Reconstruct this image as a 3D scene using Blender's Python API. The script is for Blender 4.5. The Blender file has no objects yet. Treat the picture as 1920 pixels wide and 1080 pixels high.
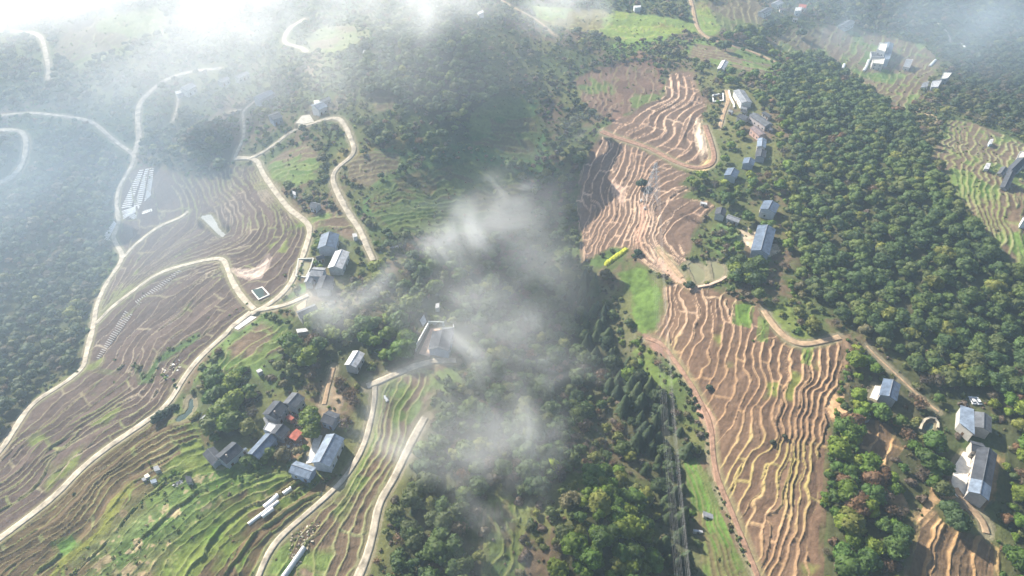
import bpy, math, random
import numpy as np
from mathutils import Vector, Matrix

# ------------------------------------------------------------------ camera, sky, sun
SC = bpy.context.scene
COL = SC.collection
H = 250.0
PITCH = math.radians(42.0)
F = 1280.0
cd = bpy.data.cameras.new('camera')
cam = bpy.data.objects.new('camera', cd)
COL.objects.link(cam)
cam.location = (0, 0, H)
cam.rotation_euler = (math.pi / 2 - PITCH, 0, 0)
cd.sensor_width = 36.0
cd.lens = 24.0
cd.clip_start = 1.0
cd.clip_end = 20000
SC.camera = cam

SUN_AZ = math.radians(44.0)      # to the left of the viewing direction
SUN_EL = math.radians(32.0)
sun_dir = Vector((-math.sin(SUN_AZ) * math.cos(SUN_EL), math.cos(SUN_AZ) * math.cos(SUN_EL), math.sin(SUN_EL)))
W = bpy.data.worlds.new("World")
SC.world = W
W.use_nodes = True
wn = W.node_tree
for n in list(wn.nodes):
    wn.nodes.remove(n)
sky = wn.nodes.new('ShaderNodeTexSky')
sky.sky_type = 'NISHITA'
sky.sun_disc = False
sky.sun_elevation = SUN_EL
sky.sun_rotation = math.atan2(sun_dir.x, sun_dir.y)
sky.air_density = 1.0
sky.dust_density = 1.5
bg = wn.nodes.new('ShaderNodeBackground')
bg.inputs['Strength'].default_value = 0.068
wo = wn.nodes.new('ShaderNodeOutputWorld')
wn.links.new(sky.outputs[0], bg.inputs[0])
wn.links.new(bg.outputs[0], wo.inputs[0])
sd = bpy.data.lights.new('sun', 'SUN')
sd.energy = 5.0
sd.angle = math.radians(0.53)
sd.color = (1.0, 0.92, 0.79)
sun = bpy.data.objects.new('sun', sd)
COL.objects.link(sun)
sun.rotation_euler = sun_dir.to_track_quat('Z', 'Y').to_euler()
SC.view_settings.view_transform = 'Standard'
SC.view_settings.look = 'None'
SC.view_settings.gamma = 1
SC.view_settings.exposure = 1.43
SC.cycles.use_denoising = True
SC.cycles.max_bounces = 6
SC.cycles.diffuse_bounces = 2
SC.cycles.glossy_bounces = 2
SC.cycles.transmission_bounces = 2
SC.cycles.volume_bounces = 3
SC.cycles.transparent_max_bounces = 8
SC.cycles.volume_max_steps = 128

rng = np.random.default_rng(7)
random.seed(7)

# ------------------------------------------------------------------ noise
PERM = rng.permutation(256)
PERM = np.concatenate([PERM, PERM])
RV = rng.random(256)


def vnoise(x, y, seed=0):
    xi = np.floor(x).astype(np.int64)
    yi = np.floor(y).astype(np.int64)
    fx = x - xi
    fy = y - yi
    fx = fx * fx * (3 - 2 * fx)
    fy = fy * fy * (3 - 2 * fy)

    def g(a, b):
        return RV[PERM[(PERM[(a + seed * 17) & 255] + b) & 255]]
    v = (g(xi, yi) * (1 - fx) + g(xi + 1, yi) * fx) * (1 - fy) + (g(xi, yi + 1) * (1 - fx) + g(xi + 1, yi + 1) * fx) * fy
    return v * 2 - 1


def fbm(x, y, s, octv=4, seed=0):
    a, o, f = 1.0, 0.0, 1.0 / s
    n = 0.0
    for i in range(octv):
        o = o + a * vnoise(x * f + 13.7 * i, y * f - 7.3 * i, seed + i)
        n += a
        a *= 0.5
        f *= 2.03
    return o / n


def sstep(a, b, x):
    t = np.clip((x - a) / (b - a), 0, 1)
    return t * t * (3 - 2 * t)


def hash2(a, b, k=0):
    a = a.astype(np.int64)
    b = b.astype(np.int64)
    return RV[PERM[(PERM[(a + k * 31) & 255] + b * 7 + k) & 255]]


# ------------------------------------------------------------------ picture pixel <-> ground
cP, sP = math.cos(PITCH), math.sin(PITCH)


def ray(px, py):
    a = (np.asarray(px, float) - 960) / F
    b = (540 - np.asarray(py, float)) / F
    dx = a
    dy = cP + b * sP
    dz = -sP + b * cP
    return dx, dy, dz


def flat(px, py, z=0.0):
    dx, dy, dz = ray(px, py)
    t = (z - H) / dz
    return np.stack([dx * t, dy * t], -1)


# relief: (px, py, amplitude, along, across, direction degrees)
def _g(px, py, amp, sa, sb, deg):
    c = flat(px, py)
    return (c[0], c[1], amp, sa, sb, math.radians(deg))


RELIEF = [
    _g(1640, 330, 20, 190, 60, 115), _g(1850, 560, 12, 80, 60, 90),
    _g(60, 520, -34, 130, 85, 100), _g(120, 330, -16, 70, 60, 60),
    _g(1010, 330, -16, 120, 42, 95), _g(1100, 640, -16, 80, 32, 110), _g(1262, 960, -12, 80, 22, 108),
    _g(820, 150, 42, 110, 62, 80), _g(1125, 985, 16, 26, 15, 95), _g(900, 900, 7, 30, 18, 90),
    _g(360, 265, 14, 45, 26, 20), _g(430, 470, 9, 90, 70, 70), _g(1210, 330, 8, 90, 45, 100),
    _g(1470, 830, 5, 90, 40, 90), _g(1900, 60, -30, 160, 120, 0), _g(620, 560, 5, 60, 50, 0), _g(850, 700, 6, 40, 60, 90),
    _g(250, -60, 35, 300, 90, 0), _g(1300, 10, 14, 120, 60, 0),
]


def h0(x, y):
    x = np.asarray(x, float)
    y = np.asarray(y, float)
    z = np.zeros_like(x + y)
    for cx, cy, amp, sa, sb, an in RELIEF:
        dx, dy = x - cx, y - cy
        u = dx * math.cos(an) + dy * math.sin(an)
        v = -dx * math.sin(an) + dy * math.cos(an)
        z = z + amp * np.exp(-0.5 * ((u / sa) ** 2 + (v / sb) ** 2))
    z = z + 2.6 * fbm(x, y, 75, 3, 3)
    far = np.clip((y - 1000) / 2500, 0, 1)
    z = z + far * 160 * (0.5 + 0.8 * fbm(x, y, 900, 3, 9))
    return z


def unproj(px, py, up=0.0):
    px = np.asarray(px, float)
    py = np.asarray(py, float)
    dx, dy, dz = ray(px, py)
    z = np.zeros_like(px) + up
    for i in range(40):
        t = (z - H) / dz
        zn = h0(dx * t, dy * t) + up
        z = z * 0.5 + zn * 0.5
    t = (z - H) / dz
    return np.stack([dx * t, dy * t, z], -1)


def W2(pts, dens=None):
    """traced points -> ground x, y"""
    a = np.array(pts, float)
    if dens:
        out = []
        for i in range(len(a) - 1):
            n = max(1, int(np.hypot(*(a[i + 1] - a[i])) / dens))
            for k in range(n):
                out.append(a[i] + (a[i + 1] - a[i]) * k / n)
        out.append(a[-1])
        a = np.array(out)
    return unproj(a[:, 0], a[:, 1])[:, :2]


def smooth_px(pts, it=2):
    a = np.array(pts, float)
    for _ in range(it):
        q = a[:-1] * .75 + a[1:] * .25
        r = a[:-1] * .25 + a[1:] * .75
        m = np.empty((len(q) * 2, 2))
        m[0::2] = q
        m[1::2] = r
        a = np.vstack([a[:1], m, a[-1:]])
    return a


def to_px(p):
    d = np.asarray(p, float) - np.array([0, 0, H])
    zc = d[..., 1] * cP - d[..., 2] * sP
    yc = d[..., 1] * sP + d[..., 2] * cP
    return 960 + F * d[..., 0] / zc, 540 - F * yc / zc, zc


def seg_dist(x, y, pl, closed=False):
    """distance of every point to a polyline"""
    d2 = np.full(x.shape, 1e12)
    n = len(pl)
    for i in range(n if closed else n - 1):
        ax, ay = pl[i]
        bx, by = pl[(i + 1) % n]
        ex, ey = bx - ax, by - ay
        L = ex * ex + ey * ey + 1e-9
        t = np.clip(((x - ax) * ex + (y - ay) * ey) / L, 0, 1)
        d2 = np.minimum(d2, (x - ax - t * ex) ** 2 + (y - ay - t * ey) ** 2)
    return np.sqrt(d2)


def inside(x, y, poly):
    c = np.zeros(x.shape, bool)
    n = len(poly)
    j = n - 1
    for i in range(n):
        xi, yi = poly[i]
        xj, yj = poly[j]
        if yi != yj:
            c ^= ((yi > y) != (yj > y)) & (x < (xj - xi) * (y - yi) / (yj - yi) + xi)
        j = i
    return c


def sdist(x, y, poly, margin=12.0):
    """signed distance to polygon, positive inside; -margin far outside"""
    out = np.full(x.shape, -margin)
    lo, hi = poly.min(0) - margin, poly.max(0) + margin
    m = (x > lo[0]) & (x < hi[0]) & (y > lo[1]) & (y < hi[1])
    if m.any():
        xs, ys = x[m], y[m]
        d = seg_dist(xs, ys, poly, True)
        out[m] = np.where(inside(xs, ys, poly), d, -np.minimum(d, margin))
    return out


def ldist(x, y, pl, margin=12.0):
    out = np.full(x.shape, margin)
    lo, hi = pl.min(0) - margin, pl.max(0) + margin
    m = (x > lo[0]) & (x < hi[0]) & (y > lo[1]) & (y < hi[1])
    if m.any():
        out[m] = np.minimum(seg_dist(x[m], y[m], pl), margin)
    return out


# ------------------------------------------------------------------ traced layout
ROADS = [  # name, label, width m, material, points
    ('road', 'c', 3.9, [(-60, 1050), (0, 1010), (60, 965), (110, 925), (150, 880), (200, 840), (260, 800), (310, 765), (330, 735), (350, 700), (380, 665), (420, 630), (470, 585)]),
    ('road', 'c', 3.8, [(470, 588), (500, 575), (530, 552), (550, 525), (565, 490), (578, 450), (583, 430), (575, 415), (545, 395), (528, 375), (510, 350), (492, 325), (485, 303), (470, 296), (440, 297)]),
    ('road', 'c', 3.6, [(-50, 890), (0, 850), (30, 800), (60, 755), (120, 720), (158, 690), (160, 670), (177, 607), (180, 573), (200, 530), (227, 493), (231, 478), (217, 457), (210, 443), (225, 417), (218, 393), (220, 358), (235, 330), (252, 305), (252, 288), (232, 277), (207, 257), (180, 233), (165, 225), (120, 218), (60, 211), (20, 214), (-40, 222)]),
    ('road', 'c', 4.6, [(-40, 245), (20, 243), (45, 247), (50, 268), (47, 292), (38, 315), (20, 335), (-20, 350)]),
    ('road', 'c', 5.0, [(252, 288), (262, 262), (259, 232), (258, 212), (262, 192), (285, 168), (315, 147), (350, 135), (390, 130), (415, 128)]),
    ('road', 'c', 4.5, [(-40, 57), (50, 59), (78, 66), (85, 95), (91, 125), (90, 150)]),
    ('road', 'c', 5.0, [(573, 35), (545, 50), (533, 68), (532, 80), (548, 86), (568, 90), (575, 98)]),
    ('road', 'c', 3.4, [(233, 482), (250, 462), (277, 440), (300, 423), (343, 407), (353, 397)]),
    ('road', 'c', 3.5, [(180, 607), (213, 573), (267, 533), (300, 510), (347, 497), (383, 488), (412, 484), (422, 488), (430, 515), (445, 545), (462, 566), (477, 580)]),
    ('road', 'c', 4.0, [(560, 240), (600, 226), (635, 219), (650, 240), (660, 265), (667, 284), (655, 298), (630, 315), (622, 335), (630, 355), (645, 385), (660, 410), (675, 430), (685, 455), (700, 488)]),
    ('road', 'c', 3.4, [(470, 296), (490, 288), (520, 268), (545, 246), (575, 236), (612, 222)]),
    ('path', 'c', 2.6, [(440, 297), (445, 282), (457, 262), (458, 235), (454, 208), (470, 196), (482, 186)]),
    ('path', 'c', 2.4, [(430, 210), (454, 205)]),
    ('road', 'c', 4.2, [(855, 676), (825, 675), (790, 682), (760, 692), (715, 714), (688, 724)]),
    ('road', 'c', 2.8, [(703, 720), (703, 750), (696, 785), (685, 830), (665, 870), (640, 905), (600, 942), (555, 980), (510, 1020), (480, 1090), (470, 1130)]),
    ('road', 'c', 4.0, [(797, 783), (780, 812), (763, 847), (748, 878), (735, 905), (716, 932), (706, 960), (702, 990), (690, 1040), (668, 1090), (650, 1130)]),
    ('path', 'c', 3.0, [(482, 582), (510, 578), (545, 570), (578, 553)]),
    ('path', 'c', 2.2, [(335, 180), (332, 205), (324, 228)]),
    ('dirt_track', 'r', 2.3, [(1212, 634), (1240, 642), (1262, 672), (1296, 720), (1322, 770), (1335, 800), (1336, 850), (1345, 900), (1368, 950), (1392, 1010), (1425, 1090), (1440, 1130)]),
    ('dirt_track', 'd', 3.9, [(1432, 582), (1452, 612), (1478, 638), (1505, 648), (1535, 642), (1575, 632)]),
    ('dirt_track', 'd', 4.4, [(1285, -30), (1300, 15), (1305, 50), (1325, 72), (1370, 85), (1420, 100), (1465, 122)]),
    ('dirt_track', 'r', 4.4, [(1128, 246), (1155, 258), (1190, 268), (1225, 280), (1262, 302), (1300, 316), (1325, 314), (1338, 306), (1340, 290), (1332, 262), (1322, 235)]),
    ('dirt_track', 'd', 2.6, [(1280, 520), (1262, 500), (1248, 482), (1235, 468)]),
    ('dirt_track', 'd', 3.2, [(1362, 170), (1368, 186), (1358, 208), (1350, 240)]),
    ('dirt_track', 'd', 0.9, [(1625, 648), (1640, 665), (1668, 690), (1700, 720), (1725, 745), (1760, 772)]),
    ('dirt_track', 'd', 3.2, [(1850, 1000), (1846, 975), (1825, 958), (1800, 935), (1790, 915)]),
    ('path', 'c', 3.0, [(1750, 35), (1768, 50), (1780, 70), (1782, 80)]),
    ('path', 'd', 2.2, [(940, 0), (970, 18), (1010, 38), (1040, 66)]),
    ('path', 'd', 2.6, [(625, 690), (620, 710), (612, 738), (608, 758)]),
]

# terrace zones: polygon, guide lines (levels 0,1,2 ...), bunds per level, palette, riser height, wobble
TZ = [
    dict(name='a', poly=[(-80, 900), (0, 860), (60, 765), (120, 728), (165, 695), (300, 712), (325, 735), (308, 760), (260, 795), (200, 832), (150, 872), (110, 918), (60, 958), (-80, 1060)],
         guides=[[(-60, 900), (0, 850), (60, 755), (120, 720), (160, 687)],
                 [(-60, 905), (0, 863), (33, 827), (90, 800), (117, 770), (167, 740), (190, 715)],
                 [(-60, 940), (0, 907), (30, 883), (67, 843), (103, 817), (150, 787), (213, 753), (250, 720)],
                 [(-60, 960), (0, 927), (33, 907), (73, 863), (123, 837), (160, 797), (217, 763), (273, 730)],
                 [(-60, 990), (0, 957), (43, 933), (77, 897), (100, 853), (150, 823), (213, 790), (267, 770), (297, 730)],
                 [(-60, 1050), (0, 1010), (110, 925), (200, 840), (310, 765), (330, 735)]],
         n=2.0, pal='grey', riser=1.1, wob=.14, green=.05, bw=.6),
    dict(name='b', poly=[(160, 690), (178, 620), (213, 580), (267, 540), (300, 517), (347, 503), (383, 494), (414, 490), (424, 520), (440, 550), (472, 585), (420, 625), (378, 660), (345, 698), (326, 732), (300, 715), (240, 700)],
         guides=[[(183, 607), (213, 573), (267, 533), (300, 510), (347, 497), (383, 488), (417, 484)],
                 [(165, 680), (190, 640), (225, 600), (290, 550), (340, 515), (410, 498)],
                 [(210, 690), (240, 640), (290, 590), (340, 550), (380, 520), (420, 500)],
                 [(250, 700), (270, 640), (330, 600), (360, 570), (400, 530), (425, 510)],
                 [(280, 700), (300, 650), (350, 610), (390, 570), (435, 540)],
                 [(310, 700), (330, 670), (390, 620), (430, 590), (460, 568)],
                 [(330, 735), (350, 700), (420, 630), (475, 583)]],
         n=2.2, pal='grey', riser=1.0, wob=.25, green=.22, bw=.5),
    dict(name='c', poly=[(184, 600), (184, 575), (203, 533), (231, 495), (236, 478), (221, 455), (214, 440), (229, 416), (223, 395), (225, 355), (240, 330), (256, 315), (300, 315), (345, 335), (395, 330), (440, 312), (480, 312), (500, 345), (525, 380), (545, 400), (570, 417), (578, 432), (573, 455), (560, 490), (545, 522), (525, 548), (490, 570), (468, 562), (448, 540), (433, 510), (427, 487), (413, 480), (347, 492), (300, 506), (267, 528)],
         guides=[[(180, 600), (200, 530), (228, 490), (222, 455), (225, 417), (222, 360)],
                 [(190, 590), (240, 520), (270, 470), (320, 432), (352, 400), (335, 370), (300, 330)],
                 [(200, 580), (270, 510), (330, 460), (395, 430), (395, 400), (370, 360), (350, 330)],
                 [(230, 555), (300, 505), (360, 470), (430, 440), (440, 410), (410, 370), (390, 330)],
                 [(300, 508), (380, 480), (450, 460), (475, 430), (460, 390), (430, 350), (420, 320)],
                 [(417, 484), (470, 475), (500, 450), (510, 410), (490, 370), (470, 340), (450, 315)],
                 [(440, 520), (500, 500), (530, 470), (545, 430), (530, 400), (500, 370), (480, 320)],
                 [(470, 570), (530, 540), (560, 490), (580, 440), (560, 405), (525, 380), (500, 340)]],
         n=3.0, pal='grey', riser=.7, wob=.22, green=.06, bw=.45),
    dict(name='d', poly=[(-80, 1070), (0, 1018), (110, 935), (150, 892), (205, 848), (265, 808), (315, 772), (335, 765), (370, 800), (385, 840), (440, 872), (540, 890), (640, 900), (600, 935), (555, 972), (505, 1015), (475, 1080), (460, 1150), (-80, 1150)],
         guides=[[(-60, 1050), (0, 1010), (110, 925), (200, 840), (310, 765)],
                 [(-60, 1080), (0, 1045), (60, 1005), (130, 965), (180, 900), (250, 840), (330, 800), (370, 785)],
                 [(-60, 1130), (0, 1080), (90, 1020), (170, 960), (200, 900), (260, 860), (360, 810), (400, 800)],
                 [(0, 1130), (60, 1080), (110, 1040), (180, 985), (205, 940), (235, 900), (290, 870), (370, 830)],
                 [(100, 1120), (140, 1080), (200, 1030), (240, 970), (300, 910), (380, 870), (430, 870)],
                 [(160, 1120), (200, 1080), (260, 1030), (320, 970), (400, 910), (450, 890), (530, 880)],
                 [(230, 1120), (270, 1075), (330, 1010), (390, 960), (450, 920), (540, 885)],
                 [(300, 1130), (340, 1080), (400, 1000), (450, 960), (520, 920), (560, 900)],
                 [(400, 1120), (430, 1080), (480, 1010), (540, 960), (600, 930), (640, 905)],
                 [(470, 1120), (490, 1075), (510, 1020), (600, 945), (640, 905)]],
         n=2.3, pal='green', riser=1.5, wob=.25, green=.34, bw=.65),
    dict(name='e', poly=[(1252, 140), (1275, 132), (1296, 136), (1305, 160), (1312, 180), (1325, 182), (1322, 210), (1315, 225), (1322, 245), (1326, 275), (1332, 295), (1320, 310), (1295, 312), (1262, 300), (1225, 276), (1190, 264), (1155, 255), (1130, 242), (1140, 235), (1185, 212), (1200, 195), (1240, 187), (1248, 178)],
         guides=[[(1126, 246), (1138, 232), (1165, 222), (1190, 205), (1205, 195), (1240, 187), (1250, 178), (1243, 150), (1248, 135)],
                 [(1151, 253), (1155, 240), (1180, 228), (1203, 213), (1225, 197), (1258, 185), (1262, 175), (1255, 140)],
                 [(1165, 262), (1185, 250), (1202, 243), (1216, 235), (1213, 220), (1235, 206), (1262, 195), (1275, 180), (1270, 140)],
                 [(1180, 266), (1200, 252), (1225, 248), (1228, 230), (1235, 212), (1270, 195), (1290, 180), (1280, 137)],
                 [(1205, 270), (1250, 255), (1243, 232), (1250, 214), (1285, 200), (1305, 185), (1295, 150)],
                 [(1228, 278), (1255, 262), (1265, 250), (1262, 225), (1278, 212), (1305, 195), (1310, 182)],
                 [(1248, 288), (1275, 268), (1282, 252), (1290, 230), (1296, 212), (1320, 200)],
                 [(1262, 298), (1295, 285), (1298, 270), (1286, 255), (1300, 235), (1308, 220), (1325, 210)],
                 [(1280, 308), (1310, 290), (1318, 270), (1312, 245), (1318, 225)],
                 [(1310, 316), (1332, 300), (1330, 265), (1322, 235)]],
         n=1.0, pal='pink', riser=1.2, wob=.05, green=0, bw=.62),
    dict(name='f', poly=[(1125, 255), (1150, 264), (1190, 276), (1222, 288), (1258, 310), (1292, 326), (1275, 345), (1300, 352), (1270, 372), (1330, 380), (1338, 388), (1316, 410), (1300, 440), (1290, 478), (1290, 490), (1272, 500), (1262, 525), (1245, 515), (1200, 490), (1185, 465), (1150, 463), (1092, 492), (1088, 440), (1084, 375), (1090, 325), (1105, 290)],
         guides=[[(1112, 262), (1095, 300), (1085, 340), (1083, 380), (1090, 430), (1090, 490)],
                 [(1150, 264), (1150, 280), (1125, 300), (1110, 330), (1100, 370), (1130, 385), (1122, 415), (1095, 440)],
                 [(1172, 270), (1165, 300), (1160, 320), (1135, 340), (1140, 370), (1140, 400), (1115, 440), (1108, 470)],
                 [(1192, 278), (1180, 300), (1185, 325), (1165, 350), (1155, 380), (1150, 410), (1125, 450), (1120, 478)],
                 [(1210, 286), (1200, 315), (1195, 340), (1178, 365), (1172, 395), (1160, 430), (1140, 465)],
                 [(1235, 300), (1215, 318), (1200, 345), (1190, 370), (1188, 400), (1180, 435), (1165, 462)],
                 [(1255, 315), (1230, 325), (1210, 350), (1200, 390), (1200, 415), (1195, 440), (1192, 470), (1215, 490), (1262, 512)],
                 [(1280, 328), (1240, 345), (1215, 375), (1212, 400), (1212, 425), (1205, 455), (1225, 475), (1265, 505)],
                 [(1290, 348), (1250, 370), (1218, 392), (1225, 420), (1223, 445), (1235, 470), (1262, 500)],
                 [(1325, 375), (1280, 400), (1235, 425), (1232, 445), (1240, 468), (1272, 490)],
                 [(1335, 385), (1300, 410), (1268, 432), (1272, 455), (1285, 480)]],
         n=1.8, pal='pink', riser=.85, wob=.22, green=0, bw=.30),
    dict(name='g', poly=[(1215, 632), (1238, 618), (1248, 575), (1245, 540), (1262, 525), (1280, 535), (1290, 548), (1335, 540), (1375, 560), (1420, 578), (1440, 600), (1470, 645), (1505, 658), (1545, 650), (1592, 630), (1592, 665), (1578, 710), (1568, 760), (1556, 810), (1550, 870), (1545, 950), (1540, 1020), (1538, 1150), (1445, 1150), (1420, 1075), (1388, 1005), (1366, 950), (1342, 900), (1333, 850), (1332, 800), (1320, 770), (1294, 722), (1262, 675), (1240, 648)],
         guides=[[(1205, 640), (1238, 618), (1250, 575), (1250, 535)],
                 [(1240, 650), (1258, 610), (1268, 570), (1265, 530)],
                 [(1275, 685), (1288, 640), (1300, 600), (1300, 570), (1290, 545)],
                 [(1300, 735), (1320, 690), (1335, 650), (1345, 600), (1345, 550)],
                 [(1330, 790), (1345, 745), (1365, 695), (1375, 650), (1378, 600), (1365, 560)],
                 [(1345, 880), (1375, 838), (1385, 790), (1398, 735), (1408, 680), (1415, 630), (1412, 585)],
                 [(1365, 940), (1385, 905), (1405, 860), (1420, 800), (1435, 750), (1442, 700), (1448, 640)],
                 [(1385, 1000), (1415, 930), (1435, 880), (1455, 830), (1470, 780), (1478, 720), (1485, 655)],
                 [(1415, 1110), (1445, 1025), (1465, 950), (1480, 880), (1490, 800), (1510, 740), (1520, 655)],
                 [(1455, 1110), (1480, 1010), (1488, 930), (1505, 860), (1515, 800), (1535, 740), (1552, 645)],
                 [(1500, 1110), (1515, 1010), (1525, 920), (1535, 850), (1545, 790), (1562, 740), (1585, 635)]],
         n=2.1, pal='tan', riser=.9, wob=.33, green=.06, bw=.36),
    dict(name='h', poly=[(1490, 60), (1560, 48), (1640, 62), (1730, 85), (1762, 120), (1745, 145), (1725, 175), (1700, 210), (1675, 200), (1640, 175), (1600, 145), (1560, 112), (1500, 80)],
         guides=[[(1490, 100), (1530, 40)], [(1545, 130), (1590, 60)], [(1580, 150), (1610, 110), (1640, 60)], [(1630, 180), (1660, 130), (1700, 80)], [(1660, 205), (1690, 150), (1740, 100)], [(1700, 220), (1720, 170), (1770, 130)]],
         n=3.0, pal='veg', riser=.5, wob=.2, green=.55, bw=.6),
    dict(name='i', poly=[(1780, 225), (1820, 230), (1890, 255), (1990, 300), (1990, 540), (1915, 505), (1850, 440), (1800, 380), (1780, 330), (1745, 300)],
         guides=[[(1750, 300), (1775, 225)], [(1800, 380), (1785, 320), (1805, 225)], [(1840, 440), (1820, 350), (1850, 250)], [(1870, 450), (1855, 350), (1890, 260)], [(1915, 500), (1890, 400), (1930, 270)], [(1980, 540), (1960, 400), (1980, 290)]],
         n=3.0, pal='veg', riser=.6, wob=.3, green=.62, bw=.7),
    dict(name='j', poly=[(1722, 985), (1748, 960), (1770, 985), (1800, 1000), (1845, 1010), (1870, 1030), (1868, 1080), (1865, 1140), (1705, 1140), (1700, 1070), (1712, 1020)],
         guides=[[(1690, 1100), (1725, 1010), (1745, 950)], [(1740, 1100), (1760, 1010), (1775, 960)], [(1790, 1100), (1800, 1030), (1820, 980)], [(1850, 1100), (1855, 1040), (1860, 990)], [(1900, 1100), (1890, 1010)]],
         n=1.2, pal='orange', riser=1.0, wob=.2, green=.05, bw=1.2),
    dict(name='k', poly=[(712, 740), (722, 712), (765, 698), (815, 690), (812, 740), (790, 780), (768, 820), (748, 860), (728, 905), (705, 935), (695, 985), (680, 1040), (655, 1090), (640, 1140), (490, 1140), (495, 1080), (520, 1028), (565, 988), (610, 950), (650, 910), (676, 868), (694, 825), (706, 785)],
         guides=[[(480, 1110), (520, 1020), (600, 950), (665, 870), (690, 810), (705, 740)], [(560, 1110), (590, 1020), (640, 940), (690, 870), (715, 800), (735, 710)], [(610, 1110), (640, 1010), (670, 950), (710, 880), (745, 800), (775, 700)], [(660, 1110), (690, 1000), (705, 940), (740, 870), (780, 790), (815, 695)]],
         n=2.2, pal='veg', riser=.5, wob=.3, green=.75, bw=.5),
    dict(name='l', poly=[(1285, 870), (1300, 860), (1325, 900), (1345, 960), (1370, 1020), (1400, 1090), (1410, 1140), (1330, 1140), (1320, 1040), (1305, 960)],
         guides=[[(1280, 870), (1310, 1000), (1330, 1140)], [(1300, 860), (1340, 970), (1370, 1140)], [(1325, 880), (1370, 990), (1410, 1140)]],
         n=3.0, pal='crop', riser=.4, wob=.2, green=.95, bw=.4),
    dict(name='m', poly=[(1608, 800), (1612, 860), (1640, 882), (1665, 872), (1690, 840), (1668, 802), (1640, 790)],
         guides=[[(1590, 900), (1605, 770)], [(1640, 900), (1650, 770)], [(1690, 880), (1700, 780)]],
         n=1.2, pal='orange', riser=.8, wob=.3, green=.1, bw=1.0),
    dict(name='n', poly=[(1290, 40), (1240, 30), (1150, 20), (1000, 12), (1010, 45), (1110, 60), (1180, 80), (1240, 70), (1290, 60), (1340, 68), (1360, 40), (1340, 10), (1310, 0), (1300, 20)],
         guides=[[(1000, 20), (1150, 30), (1360, 10)], [(1020, 50), (1180, 60), (1360, 50)], [(1100, 90), (1350, 80)]],
         n=2.5, pal='yel', riser=.6, wob=.5, green=.8, bw=.7),
    dict(name='o', poly=[(1300, 82), (1380, 92), (1455, 122), (1425, 140), (1340, 118), (1290, 110)],
         guides=[[(1290, 85), (1450, 120)], [(1290, 100), (1440, 128)], [(1290, 115), (1425, 140)]],
         n=3.0, pal='veg', riser=.3, wob=.2, green=.7, bw=.5),
]
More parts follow.
